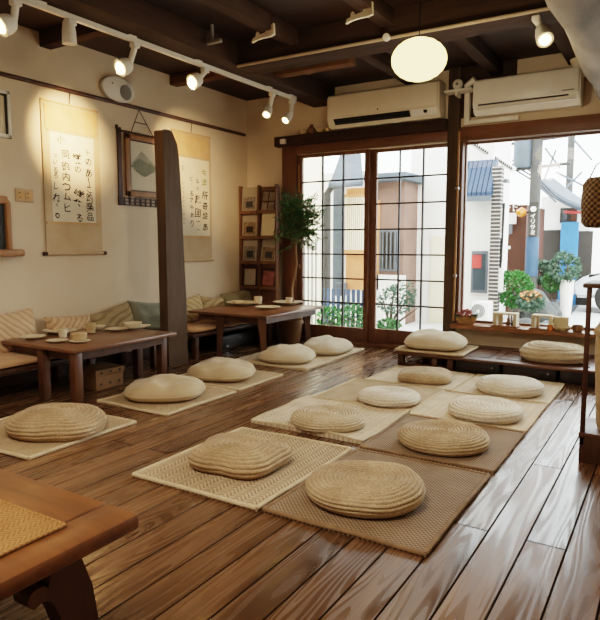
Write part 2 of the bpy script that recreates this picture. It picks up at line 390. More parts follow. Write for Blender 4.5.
for i, (x, y0, y1, z) in enumerate(((-2.6, 5.06, YB, 3.0), (-1.7, 5.06, YB, 3.0), (-.95, 5.06, YB, 3.0), (-3.0, YF, 4.76, 3.0), (-2.1, YF, 4.76, 3.0), (-1.0, YF, 4.76, 3.0), (0.1, YF, 4.76, 3.0))):
    struct('trim_%d' % (13+i), B(x-.06, x+.06, y0, y1, z, ZC, bev=.008), M['beamY'])
struct('trim_20', B(XL, -3.87, 3.6, 3.72, 3.0, ZC, bev=.01), M['beamX'])
struct('trim_21', B(XL, -3.87, 5.25, 5.37, 3.02, ZC, bev=.01), M['paleb'])
# weathered log, upper right
p = oZ(573, 0, 2.62); lx = p.x+.05
m = MB()
pts = [(lx+.008*math.sin(k*1.3), YF+(YB-YF)*k/40, 2.64+.006*math.sin(k*.9)) for k in range(41)]
m.tube(pts, [.17+.006*math.sin(k*1.7)+.006*math.sin(k*.6) for k in range(41)], 16)
struct('trim_22', m, M['logw'], 60)
struct('baseboard_left', B(XL, XL+.015, YF, YB, 0, .1), M['benchw'])

# ---- glazed sliding doors
def glazed_door(name, x0, x1, gx0, gx1, y):
    f = MB(); z0, z1, gz0, gz1 = .05, 2.37, .22, 2.325
    f.box(x0, gx0, y, y+.045, z0, z1, .004).box(gx1, x1, y, y+.045, z0, z1, .004)
    f.box(gx0, gx1, y, y+.045, z0, gz0, .004).box(gx0, gx1, y, y+.045, gz1, z1, .004)
    o = struct(name, f, M['doorZ'])
    l = MB(); b = .009
    for k in (1, 2): xx = gx0+(gx1-gx0)*k/3; l.box(xx-b, xx+b, y+.008, y+.037, gz0, gz1)
    for k in range(1, 7): zz = gz0+(gz1-gz0)*k/7; l.box(gx0, gx1, y+.01, y+.035, zz-b, zz+b)
    link('lattice', l, M['muntin'], o); link('glass_pane', B(gx0, gx1, y+.02, y+.025, gz0, gz1), M['glass'], o)
    return o
d1 = glazed_door('door_1', -4.16, -3.16, -4.09, -3.22, YB+.0)
link('handle', B(-4.14, -4.125, YB-.015, YB, 1.9, 2.25, bev=.004), M['bamboo'], d1)
d2 = glazed_door('door_2', -3.2, -2.2, -3.085, -2.225, YB+.055)
wf = MB(); wf.box(-2.035, 1.0, YB+.08, YB+.12, .375, .4).box(-2.035, 1.0, YB+.08, YB+.12, 2.33, 2.35).box(-2.035, -2.02, YB+.08, YB+.12, .4, 2.33).box(.98, 1.0, YB+.08, YB+.12, .4, 2.33)
wo = struct('window_1', wf, M['doorZ']); link('glass_pane', B(-2.02, .98, YB+.098, YB+.103, .4, 2.33), M['glass'], wo)

# ================================================================== free-standing post
m = MB()
zt = 2.37
def post_fn(u, v):
    t = u*4; k = int(t) % 4; f = t-int(t)
    cn = [(-4.45, 4.5), (-4.335, 4.5), (-4.335, 4.8), (-4.45, 4.8)]; p_, q_ = cn[k], cn[(k+1) % 4]
    x = p_[0]+(q_[0]-p_[0])*f; y = p_[1]+(q_[1]-p_[1])*f
    y = 4.5+(y-4.5)*(1-.34*v); z = v*zt; n_ = noise.noise((x*3, y*3, z*.9))*.016
    if v > .9: z -= (max(0, y-4.62)*1.6+max(0, 4.53-y)*.5)*(v-.9)/.1
    return (x+n_, y+n_*.6, z)
R_ = m.grid(post_fn, 32, 40, True); m.bm.faces.new(R_[0][::-1]); m.bm.faces.new(R_[-1])
tag(link('wooden_post', m, M['postw'], loc=(-4.39, 4.65, 0), smooth=40), 'thick dark free-standing wooden post behind the left table, cut off below the ceiling', 'post')

# ================================================================== wall hangings on the left wall
def text_mesh(mb, ch, cx, cz, h, X, sk=0., rot=0., squash=1.):
    """add one brush character to mb on the left wall: runs along +Y, up Z, facing +X"""
    cu = bpy.data.curves.new('t', 'FONT'); cu.body = ch; cu.size = 1; cu.resolution_u = 2; cu.offset = .014
    ob = bpy.data.objects.new('t', cu); C.objects.link(ob)
    bpy.context.view_layer.update()
    dg = bpy.context.evaluated_depsgraph_get(); me = bpy.data.meshes.new_from_object(ob.evaluated_get(dg))
    bpy.data.objects.remove(ob); bpy.data.curves.remove(cu)
    if len(me.vertices) == 0: bpy.data.meshes.remove(me); return
    xs = [v.co.x for v in me.vertices]; ys = [v.co.y for v in me.vertices]
    mx, my = (min(xs)+max(xs))/2, (min(ys)+max(ys))/2; s_ = h/max(max(ys)-min(ys), (max(xs)-min(xs))*.75, .3)
    cr, sr = math.cos(rot), math.sin(rot)
    for v in me.vertices:
        a, b = (v.co.x-mx)*s_*squash, (v.co.y-my)*s_; a += b*sk
        a, b = a*cr-b*sr, a*sr+b*cr
        a += .12*h*noise.noise((a*25, b*25, cx*9)); b += .12*h*noise.noise((a*25, b*25, cz*9+5))
        v.co = (X, cx+a, cz+b)
    mb.bm.from_mesh(me); bpy.data.meshes.remove(me)
def scroll(label, y0, y1, z0, z1, py0, py1, pz0, pz1, cols, dark, knobs):
    o = thing('hanging_scroll', label, 'scroll', (XL, (y0+y1)/2, z0), 'calligraphy scrolls on the left wall')
    X = XL+.012
    m = MB(); m.grid(lambda u, v: (X+.006*math.sin(v*3)+.004, y0+u*(y1-y0), z0+v*(z1-z0)), 8, 20); m.box(XL+.004, X-.002, y0, y1, z0, z1)
    link('silk_mount', m, M['scrollm'], o)
    link('top_silk', B(X+.003, X+.013, y0+.03, y1-.03, pz1+.02, z1-.03), M['scrollt'], o)
    link('silk_strip', B(X+.003, X+.016, y0+.05, y1-.05, pz1, pz1+.018), M['scrollm'], o)
    link('silk_strip', B(X+.003, X+.016, y0+.012, y1-.012, pz0-.02, pz0-.004), M['scrollt'], o)
    link('paper', B(X+.003, X+.0135, py0, py1, pz0, pz1), M['paper'], o)
    r = MB(); r.tube([(XL+.02, y0-.01, z0), (XL+.02, y1+.01, z0)], .016, 12); link('roller', r, M['scrollm'], o)
    if knobs:
        for yy in (y0-.02, y1+.02):
            k = MB(); k.tube([(XL+.02, yy-.018, z0), (XL+.02, yy+.018, z0)], .019, 12); link('roller_knob', k, M['framed'], o)
    t_ = MB(); t_.tube([(XL+.014, y0, z1), (XL+.014, y1, z1)], .01, 8); link('top_rod', t_, M['scrollt'], o)
    ym = (y0+y1)/2
    c = MB(); c.tube([(XL+.014, ym-.01, z1), (XL+.02, ym, 2.66)], .004, 6); link('hanging_cord', c, M['framed'], o)
    g = {}
    for (mk, u, items) in cols:
        for ch, vv, hh in items:
            g[(mk, u, vv)] = MB()
            text_mesh(g[(mk, u, vv)], ch, py0+u*(py1-py0), pz1-vv*(pz1-pz0), hh, X+.0148, rnd.uniform(-.2, .2), rnd.uniform(-.12, .12), 1.05)
    for mk, mb in g.items(): link('brush_character', mb, M[mk[0]], o, smooth=0)
p = oX(39, 99, XL); q = oX(101.5, 253, XL); a = oX(47.5, 135, XL); b = oX(94.5, 223, XL)
scroll('left hanging scroll of black brush calligraphy with black roller knobs', p.y, q.y, q.z, p.z, a.y, b.y, b.z, 2.27, [
    ('ink', .86, [('ト', .17, .05), ('の', .28, .065), ('あ', .41, .08), ('丨', .52, .09), ('こ', .61, .06), ('的', .70, .08), ('楽', .81, .09), ('品', .93, .08)]),
    ('ink', .60, [('樂', .26, .10), ('の', .385, .06), ('樂', .69, .12), ('、', .80, .03), ('る', .95, .07)]),
    ('ink', .33, [('同', .23, .075), ('的', .36, .08), ('内', .48, .085), ('つ', .60, .07), ('ム', .71, .07), ('ヒ', .84, .075)]),
    ('inkl', .24, [('小', .07, .08)]),
    ('ink', .10, [('つ', .26, .03), ('い', .33, .04), ('る', .42, .05), ('ろ', .48, .05), ('し', .60, .06), ('れ', .73, .075), ('く', .81, .04), ('。', .93, .05)])], True, True)
p = oX(178, 131, XL); q = oX(211, 260, XL); a = oX(180, 158, XL); b = oX(208.5, 236, XL)
scroll('right hanging scroll of calligraphy half hidden behind the wooden post', p.y-.12, q.y, q.z, p.z, a.y-.06, b.y, b.z, 2.25, [
    ('inkg', .82, [('今', .16, .085), ('洋', .29, .09)]),
    ('ink', .84, [('所', .46, .1), ('奇', .60, .085), ('絵', .73, .09), ('あ', .88, .09)]),
    ('ink', .60, [('弘', .28, .05), ('ひ', .38, .045), ('趣', .52, .1), ('固', .70, .1), ('一', .81, .05), ('一', .92, .04)]),
    ('ink', .40, [('と', .26, .05), ('御', .34, .055), ('る', .45, .06), ('ア', .54, .06), ('中', .63, .055), ('あ', .73, .06), ('り', .84, .08)]),
    ('inkl', .14, [('三', .14, .05)]+[(c_, .34+.055*i, .03) for i, c_ in enumerate('うにてをはとしのもま')])], False, False)
# picture rail
m = MB(); m.tube([(XL+.022, YF, 2.675), (XL+.022, 6.62, 2.675)], .02, 8)
tag(link('picture_rail', m, M['benchw'], loc=(XL, 2.2, 2.675)), 'long thin dark wooden picture rail running along the cream left wall', 'rail')
# framed painting with rosewood hanger
y0, y1 = oX(116, 130, XL).y, oX(158, 130, XL).y; z0 = oX(117, 205, XL).z; z1 = oX(117, 127, XL).z
o = thing('framed_painting', 'framed misty mountain ink painting hung by a cord triangle left of the post', 'painting', (XL, (y0+y1)/2, z0))
hb = MB(); t = .014
hb.box(XL+.004, XL+.02, y0, y0+.05, z0, z1).box(XL+.004, XL+.02, y1-.02, y1, z0, z1).box(XL+.004, XL+.02, y0, y1, z1-.04, z1-.02)
for k in range(3): zz = z0+.008+k*.035; hb.box(XL+.004, XL+.02, y0, y1, zz-.006, zz+.006)
for k in range(9): yy = y0+(y1-y0)*k/8; hb.box(XL+.004, XL+.02, yy-.006, yy+.006, z0, z0+.09)
hb.tube([(XL+.012, y0, z1-.02), (XL+.012, y0, z1+.02)], .014, 8)
link('hanger_rack', hb, M['framed'], o)
fy0, fy1, fz0, fz1 = y0+.085, y1-.01, z0+.1, z1-.05
fm = MB(); fw = .055
fm.box(XL+.02, XL+.045, fy0, fy0+fw, fz0, fz1, .004).box(XL+.02, XL+.045, fy1-fw, fy1, fz0, fz1, .004).box(XL+.02, XL+.045, fy0, fy1, fz0, fz0+fw, .004).box(XL+.02, XL+.045, fy0, fy1, fz1-fw, fz1, .004)
link('frame', fm, M['frame'], o)
lm = MB(); e = fw; g = .012
lm.box(XL+.022, XL+.04, fy0+e, fy0+e+g, fz0+e, fz1-e).box(XL+.022, XL+.04, fy1-e-g, fy1-e, fz0+e, fz1-e).box(XL+.022, XL+.04, fy0+e, fy1-e, fz1-e-g, fz1-e).box(XL+.022, XL+.04, fy0+e, fy1-e, fz0+e, fz0+e+g)
link('inner_trim', lm, M['framed'], o)
link('paper', B(XL+.02, XL+.028, fy0+e, fy1-e, fz0+e, fz1-e), M['paper'], o)
cy_, cz_, wy, hz_ = (fy0+fy1)/2, (fz0+fz1)/2, (fy1-fy0)/2-fw, (fz1-fz0)/2-fw
def wash(name, pts, mat, d):
    mb = MB(); top = []; n_ = 40
    for i in range(n_):
        u = i/(n_-1)*(len(pts)-1); k = min(int(u), len(pts)-2); f_ = u-k
        y_, zt0, zb0 = [pts[k][j]+(pts[k+1][j]-pts[k][j])*f_ for j in range(3)]
        j_ = .05*noise.noise((i*.5, d*900, 0))
        top.append((cy_+y_*wy, cz_+(zt0+j_)*hz_, cz_+(zb0-j_*.5)*hz_))
    for i in range(n_-1):
        A, B2 = top[i], top[i+1]; mb.quad((XL+.0285+d, A[0], A[2]), (XL+.0285+d, B2[0], B2[2]), (XL+.0285+d, B2[0], B2[1]), (XL+.0285+d, A[0], A[1]))
    link(name, mb, M[mat], o, smooth=0)
wash('ink_mountain', [(-.8, .12, .05), (-.45, .35, .0), (-.1, .62, -.05), (.15, .5, -.05), (.5, .3, 0), (.9, .1, .04)], 'mistL', .0002)
wash('ink_hill', [(-.9, -.02, -.06), (-.5, .22, -.12), (-.15, .3, -.15), (.3, .16, -.14), (.7, .12, -.12), (.95, .05, -.05)], 'mist', .0006)
wash('ink_reflection', [(-.7, -.1, -.14), (-.3, -.12, -.28), (.05, -.12, -.4), (.4, -.12, -.3), (.85, -.08, -.14)], 'mist', .0009)
c = MB(); ap = (XL+.03, oX(137, 113, XL).y, 2.655); c.tube([(XL+.03, fy0+.08, fz1), ap, (XL+.03, fy1-.08, fz1)], .005, 6); c.tube([(XL+.03, (fy0+.08+ap[1])/2, (fz1+ap[2])/2), (XL+.03, (fy1-.08+ap[1])/2, (fz1+ap[2])/2)], .005, 6)
link('hanging_cord', c, M['framed'], o)
# partial frame upper left, chalk board, switch, speaker
y1 = oX(8, 100, XL).y; z1 = oX(4, 91, XL).z; z0 = oX(4, 138, XL).z
o = thing('wall_frame', 'white framed pale print cut by the left picture edge, high on the wall', 'picture', (XL, y1-.3, z0))
f = MB(); a_, b_ = y1-.6, y1
f.box(XL+.003, XL+.035, a_, a_+.03, z0, z1, .004).box(XL+.003, XL+.035, b_-.03, b_, z0, z1, .004).box(XL+.003, XL+.035, a_, b_, z0, z0+.03, .004).box(XL+.003, XL+.035, a_, b_, z1-.03, z1, .004)
link('frame', f, M['white'], o); f = MB()
f.box(XL+.004, XL+.03, b_-.045, b_-.03, z0+.03, z1-.03).box(XL+.004, XL+.03, a_+.03, a_+.045, z0+.03, z1-.03).box(XL+.004, XL+.03, a_+.03, b_-.03, z1-.045, z1-.03)
link('inner_trim', f, M['black'], o); link('print', B(XL+.003, XL+.015, a_+.045, b_-.045, z0+.03, z1-.045), M['brochC'], o)
y1 = oX(11, 225, XL+.03).y; z1 = oX(4, 196, XL).z; z0 = oX(4, 250, XL).z; a_, b_ = y1-.5, y1
o = thing('chalkboard', 'small black slate board in a rounded wooden frame with ledge at left edge', 'chalkboard', (XL, y1-.25, z0))
f = MB(); f.box(XL+.003, XL+.05, b_-.05, b_, z0, z1-.05, .012).box(XL+.003, XL+.05, a_, a_+.05, z0, z1-.05, .012).box(XL+.003, XL+.05, a_+.02, b_-.02, z1-.07, z1, .03)
f.tube([(XL+.027, b_-.06, z1-.03), (XL+.027, b_-.028, z1-.05), (XL+.027, b_-.025, z1-.12)], .025, 10)
link('frame', f, M['frame'], o); link('slate', B(XL+.003, XL+.02, a_+.04, b_-.04, z0, z1-.06), M['slate'], o)
link('ledge', B(XL+.003, XL+.12, a_-.05, b_+.07, z0-.055, z0+.005, bev=.02), M['frame'], o)
p, q = oX(14.5, 188, XL), oX(33, 202.5, XL)
o = thing('switch_plate', 'tan double wall switch plate left of the calligraphy scroll', 'switch', (XL, (p.y+q.y)/2, q.z))
link('plate', B(XL+.002, XL+.012, p.y, q.y, q.z, p.z, bev=.004), M['scrollm'], o)
for k in (0.27, .73):
    yy = p.y+(q.y-p.y)*k
    r_ = link('rocker', B(XL+.01, XL+.017, yy-.035, yy+.035, q.z+.02, p.z-.02, bev=.003), M['scrollt'], o)
    link('slot', B(XL+.0165, XL+.018, yy-.02, yy+.0, q.z+.035, q.z+.041), M['black'], r_); link('slot', B(XL+.0165, XL+.018, yy-.02, yy+.0, p.z-.041, p.z-.035), M['black'], r_)
p = oX(116, 90, XL)
o = thing('wall_speaker', 'round white wall speaker above the picture rail', 'speaker', (XL, p.y, p.z))
s = MB(); s.lathe([(.0, .003), (.17, .003), (.175, .02), (.17, .05), (.15, .062), (.0, .062)], (XL, p.y, p.z), 36, 1.25, .74, 'X')
link('body', s, M['acw2'], o)
s = MB(); s.lathe([(0, .061), (.075, .061), (.075, .068), (.06, .066), (0, .07)], (XL, p.y+.07, p.z-.02), 28, 1, 1, 'X'); link('grille', s, M['grey'], o)
s = MB(); s.lathe([(0, .061), (.008, .061), (.006, .068), (0, .069)], (XL, p.y-.1, p.z+.04), 12, 1, 1, 'X'); link('screw', s, M['black'], o)

# ================================================================== benches, pads, pillows
ZBE = .28
def wall_bench(y0, y1, label, legs):
    o = thing('wall_bench', label, 'bench', (-4.65, (y0+y1)/2, 0), 'benches along the left wall')
    link('seat_board', B(XL+.02, -4.36, y0, y1, ZBE-.04, ZBE, bev=.006), M['benchw'], o)
    for yy in legs:
        for x in (-4.42, -4.88): link('leg', B(x-.03, x+.03, yy-.03, yy+.03, 0, ZBE-.04, bev=.004), M['legw'], o)
wall_bench(.6, 4.47, 'dark wooden bench along the left wall behind the left table', (.8, 2.3, 3.6, 4.38))
wall_bench(4.9, 6.4, 'dark wooden bench along the wall between post and door', (5.0, 6.3))
def pad(y0, y1, label, x1=-4.365):
    m = MB()
    def fn(u, v):
        a = 2*PI*u; ca, sa = math.cos(a), math.sin(a); n_ = 5
        k = (abs(ca)**n_+abs(sa)**n_)**(-1/n_); t_ = v*2-1
        r_ = (1-abs(t_)**4)**.25 if abs(t_) < 1 else 0
        x = (XL+.03+x1)/2+(x1-XL-.03)/2*ca*k*max(r_, .001); y = (y0+y1)/2+(y1-y0)/2*sa*k*max(r_, .001)
        return (x, y, ZBE+.03+.028*(t_ if abs(t_) < .8 else t_)+.006*noise.noise((x*6, y*6, t_)))
    R_ = m.grid(fn, 64, 21, True); m.bm.faces.new(R_[0][::-1]); m.bm.faces.new(R_[-1])
    tag(link('seat_pad', m, M['fabricT'], loc=((XL+x1)/2, (y0+y1)/2, ZBE), smooth=60), label, 'cushion', 'tan seat pads on the wall bench')
pad(1.9, 3.55, 'long tan seat pad on the bench behind the left table')
pad(4.93, 5.36, 'tan seat pad on the bench just right of the post')
pad(5.38, 6.36, 'tan seat pad on the bench behind the far low table')
def pillow(mb, w, h, t, seed, conc=.12):
    """upright square pillow centred at origin; width along Y, height along Z, thickness along X"""
    N = 26
    for sgn in (1, -1):
        R_ = []
        for j in range(N):
            row = []
            for i in range(N):
                u, v = i/(N-1)*2-1, j/(N-1)*2-1
                th = t*((1-u**4)*(1-v**4))**.55 if abs(u) < 1 and abs(v) < 1 else 0
                yy = u*w*(1-conc*(1-u*u)*0-conc*(1-v*v)*.5*abs(u)); zz = v*h*(1-conc*(1-u*u)*.5*abs(v))
                wr = .25*t*noise.noise((u*2.2+seed, v*2.2, seed*1.7))*(1 if th > 0 else .2)
                row.append(mb.bm.verts.new((sgn*th+wr*(1-abs(u)**6)*(1-abs(v)**6), yy, zz)))
            R_.append(row)
        for j in range(N-1):
            for i in range(N-1): mb.bm.faces.new((R_[j][i], R_[j][i+1], R_[j+1][i+1], R_[j+1][i]))
    bmesh.ops.remove_doubles(mb.bm, verts=mb.bm.verts[:], dist=1e-4); return mb
def back_pillow(px0, px1, ptop, mat, label, rollx=0., lean=.2, t=.072, x=-4.845, hh=None, base=ZBE+.02, seed=1):
    pm_ = (px0+px1)/2; y0, y1 = oX(px0, ptop+18, x).y, oX(px1, ptop+18, x).y; zt_ = oX(pm_, ptop, x).z
    w_ = (y1-y0)/2; h_ = (zt_-base)/2 if hh is None else hh
    m = pillow(MB(), w_, h_, t, seed)
    zc = base+h_
    m.xf(Matrix.Translation((x, (y0+y1)/2, zc)) @ Matrix.Rotation(-lean, 4, 'Y') @ Matrix.Rotation(rollx, 4, 'X'))
    o = link('back_pillow', m, mat, loc=(x, (y0+y1)/2, zc), smooth=70)
    pip = MB(); ring = []
    for k in range(80):
        a = k/80*4; s_ = int(a); f = (a-s_)*2-1
        u, v = [(f, -1), (1, f), (-f, 1), (-1, -f)][s_]
        yy = u*w_*(1-.12*(1-v*v)*.5*abs(u)); zz = v*h_*(1-.12*(1-u*u)*.5*abs(v)); ring.append(Vector((0, yy, zz)))
    ring.append(ring[0]); pip.tube(ring, .006, 6, False)
    pip.xf(Matrix.Translation((x, (y0+y1)/2, zc)) @ Matrix.Rotation(-lean, 4, 'Y') @ Matrix.Rotation(rollx, 4, 'X'))
    link('piping', pip, mat, o)
    tag(o, label, 'pillow', 'pillows along the wall bench'); return o
back_pillow(-14, 37, 312, M['cable'], 'tan cable-knit pillow on the bench at the far left edge', .07, seed=2)
back_pillow(47, 92, 316, M['cable2'], 'low tan zigzag-knit pillow behind the cups on the left table', -.05, .22, seed=3)
back_pillow(93, 134, 308, M['stripe2'], 'slumped tan olive pillow leaning beside the sage pillow', .18, .22, seed=4)
back_pillow(129, 162, 302, M['sage'], 'sage grey linen pillow against the wall left of the post', -.13, .2, seed=5, t=.07)
back_pillow(176, 203, 298, M['stripe'], 'striped tan pillow on the bench just right of the post', .15, .22, base=ZBE+.05, seed=6)
back_pillow(200, 224, 297, M['stripe2'], 'olive striped pillow behind the left end of the far table', -.12, .22, base=ZBE+.05, seed=7)
back_pillow(223, 254, 291, M['olive'], 'plain olive pillow in the corner beneath the brochure rack', .05, .2, base=ZBE+.05, seed=8)

# ================================================================== low tables on the left
def leg_taper(x, y, ztop, w0=.035, w1=.026, splx=0., sply=0.):
    m = MB(); m.tube([(x, y, ztop), (x+splx*.4, y+sply*.4, ztop*.55), (x+splx, y+sply, 0)], [w0*1.41, w1*1.5, w1*1.41], 4)
    return m
def low_table(x0, x1, y0, y1, zt, label, th=.03, leg=.035):
    o = thing('low_table', label, 'table', ((x0+x1)/2, (y0+y1)/2, 0), 'low tables by the wall bench')
    link('tabletop', B(x0, x1, y0, y1, zt-th, zt, bev=.008), M['tableY'], o)
    ap = MB(); i = .09
    ap.box(x0+i, x1-i, y0+i-.012, y0+i+.012, zt-th-.07, zt-th).box(x0+i, x1-i, y1-i-.012, y1-i+.012, zt-th-.07, zt-th)
    ap.box(x0+i-.012, x0+i+.012, y0+i, y1-i, zt-th-.07, zt-th).box(x1-i-.012, x1-i+.012, y0+i, y1-i, zt-th-.07, zt-th)
    link('apron', ap, M['legw'], o)
    return o
T1 = .45
o = low_table(-4.76, -3.83, 2.97, 4.09, T1, 'low brown wooden table at left laid with plates and cups')
for x, y in ((-3.89, 3.03), (-4.285, 3.03), (-3.95, 4.01), (-4.26, 4.01)):
    link('leg', B(x-.035, x+.035, y-.035, y+.035, 0, T1-.03, bev=.005), M['legw'], o)
T2 = .50
o = low_table(-4.68, -3.60, 5.18, 6.42, T2, 'low brown wooden table in the corner beside the glazed door')
for x, y, sx_ in ((-3.72, 5.26, .04), (-4.28, 5.26, -.02), (-3.76, 6.26, .03), (-4.26, 6.2, 0)):
    m = leg_taper(x, y, T2-.03, .05, .03, sx_, 0); link('leg', m, M['legw'], o)
# ---- near table, lower left
T3 = .4
o = thing('low_table', 'brown wooden low table in the lower left corner with carved leg', 'table', (-2.0, 1.07, 0))
th = .055
link('tabletop', B(-2.7, -1.56, .32, 1.315, T3-th, T3, bev=.012), M['tableX'], o)
link('end_board', B(-1.556, -1.405, .32, 1.315, T3-th, T3, bev=.014), M['tableX'], o)
for x in (-1.52, -2.55):
    prof = [(1.13, .345), (1.15, .30), (1.185, .2), (1.2, .1), (1.21, 0), (1.11, 0), (1.09, .08), (1.065, .16), (1.05, .2), (1.035, .225), (1.01, .232), (.985, .222), (.97, .235), (.966, .255), (.975, .272), (.995, .28), (1.02, .276), (1.032, .262), (1.042, .3), (1.05, .345)]
    m = MB(); m.prism(prof, 'X', x-.035, x+.035); link('leg', m, M['legw'], o, smooth=50)
    prof2 = [(1.635-y, z) for y, z in prof][::-1]
    m = MB(); m.prism(prof2, 'X', x-.035, x+.035); link('leg', m, M['legw'], o, smooth=50)
link('stretcher', B(-2.53, -1.54, 0.79, 0.84, .1, .15, bev=.006), M['legw'], o)
q = oZ(67, 527, T3)
def woven_mat(name, x0, x1, y0, y1, z, th, mat, bmat, label, cat, group, rot=0, bw=.012, wavy=.004, seed=0, border=True):
    cx, cy = (x0+x1)/2, (y0+y1)/2; w_, d_ = (x1-x0)/2, (y1-y0)/2
    def hgt(x, y): return wavy*(noise.noise((x*3+seed, y*3, seed))+.6)*max(abs(x)/w_, abs(y)/d_)**3
    m = MB(); N = 22
    def P(u, v, top):
        x, y = (u*2-1)*w_, (v*2-1)*d_; return Vector((x+.004*noise.noise((y*4, seed, 1)), y+.004*noise.noise((x*4, seed, 2)), th+hgt(x, y) if top else 0.0005))
    m.grid(lambda u, v: P(u, v, True), N, N)
    per = [(i/(N-1), 0) for i in range(N)]+[(1, i/(N-1)) for i in range(1, N)]+[(1-i/(N-1), 1) for i in range(1, N)]+[(0, 1-i/(N-1)) for i in range(1, N-1)]
    tp = [m.bm.verts.new(P(u, v, True)) for u, v in per]; bt = [m.bm.verts.new(P(u, v, False)) for u, v in per]
    for i in range(len(per)): m.bm.faces.new((tp[i], bt[i], bt[(i+1) % len(per)], tp[(i+1) % len(per)]))
    m.bm.faces.new(bt)
    bmesh.ops.remove_doubles(m.bm, verts=m.bm.verts[:], dist=1e-5)
    T = Matrix.Translation((cx, cy, z)) @ Matrix.Rotation(rot, 4, 'Z')
    m.xf(T); o = link(name, m, mat, loc=(cx, cy, z), smooth=50); tag(o, label, cat, group)
    if border:
        b = MB(); r = bw
        for s_ in range(4):
            pts = []
            for i in range(N):
                f = i/(N-1); u, v = [(f, 0), (1, f), (1-f, 1), (0, 1-f)][s_]
                p_ = P(u, v, True); pts.append(Vector((p_.x*(1-r/w_*.6), p_.y*(1-r/d_*.6), max(p_.z-th*.25, th*.55))))
            prof_r = []
            A = []
            for k, p_ in enumerate(pts):
                d = (pts[min(k+1, N-1)]-pts[max(k-1, 0)]).normalized(); nrm = Vector((d.y, -d.x, 0))
                A.append([b.bm.verts.new(p_+nrm*r*cx_+Vector((0, 0, cz_))) for cx_, cz_ in ((-1, -th*.4), (-1, th*.35), (-.6, th*.62), (.6, th*.62), (1, th*.35), (1, -th*.4))])
            for k in range(N-1):
                for e_ in range(6): b.bm.faces.new((A[k][e_], A[k][(e_+1) % 6], A[k+1][(e_+1) % 6], A[k+1][e_]))
            b.bm.faces.new(A[0][::-1]); b.bm.faces.new(A[-1])
        b.xf(T); link('edge_binding', b, bmat, o, smooth=60)
    return o
woven_mat('placemat', -2.05, q.x, q.y-.34, q.y, T3+.001, .006, M['placemat'], M['placemat'], 'golden woven placemat on the table in the lower left corner', 'placemat', None, 0, .007, .003)

# ================================================================== floor mats
GM = 'woven mats on the floor'
def fmat(x0, x1, y0, y1, k, label, seed, rot=0., bind='bind', bw=.012, wavy=.008, z=0.001):
    return woven_mat('floor_mat', x0, x1, y0, y1, z, .012, M[k], M[bind], label, 'mat', GM, rot, bw, wavy, seed)
fmat(-2.435, -1.605, 2.225, 3.21, 'mat', 'herringbone straw mat with pale binding under the squarish knitted cushion, front left of the grid', 1)
fmat(-1.585, -.785, 2.235, 3.235, 'matB', 'brown basket-weave mat under the largest round cushion, front right of the grid', 2, bind='bindD')
fmat(-2.47, -1.60, 3.36, 4.12, 'matP', 'pale straw mat with curled corner, second row left of the grid', 3, -.02, bw=.007, wavy=.03)
fmat(-1.585, -.78, 3.275, 4.09, 'matB', 'plain brown mat under the round cushion, second row right of the grid', 4, bind='bindD', bw=.008)
fmat(-2.45, -1.61, 4.19, 4.95, 'matT', 'tan woven mat in the third row left of the grid', 5, bw=.006)
fmat(-1.60, -.78, 4.11, 4.92, 'matP', 'pale mat in the third row right of the grid', 6, bw=.006)
fmat(-2.36, -1.56, 4.98, 5.72, 'matP', 'pale mat in the back row left of the grid', 7, bw=.006)
fmat(-1.545, -.775, 4.95, 5.73, 'matP', 'pale mat in the back row right of the grid', 8, bw=.006)
fmat(-4.0, -3.14, 2.07, 2.93, 'matT', 'tan mat on the floor in front of the left table', 9, .03)
fmat(-3.84, -3.09, 3.17, 4.0, 'matT', 'tan mat beside the right end of the left table', 10, .0)
fmat(-3.92, -3.11, 4.06, 4.76, 'matT', 'tan mat to the right of the post', 11, .0)
fmat(-3.98, -3.05, 5.07, 5.62, 'matP', 'pale mat in front of the far low table', 12, .0, bw=.008, wavy=.015)
fmat(-3.60, -3.07, 5.66, 6.45, 'matP', 'pale mat closest to the glazed door', 13, .0, bw=.008)

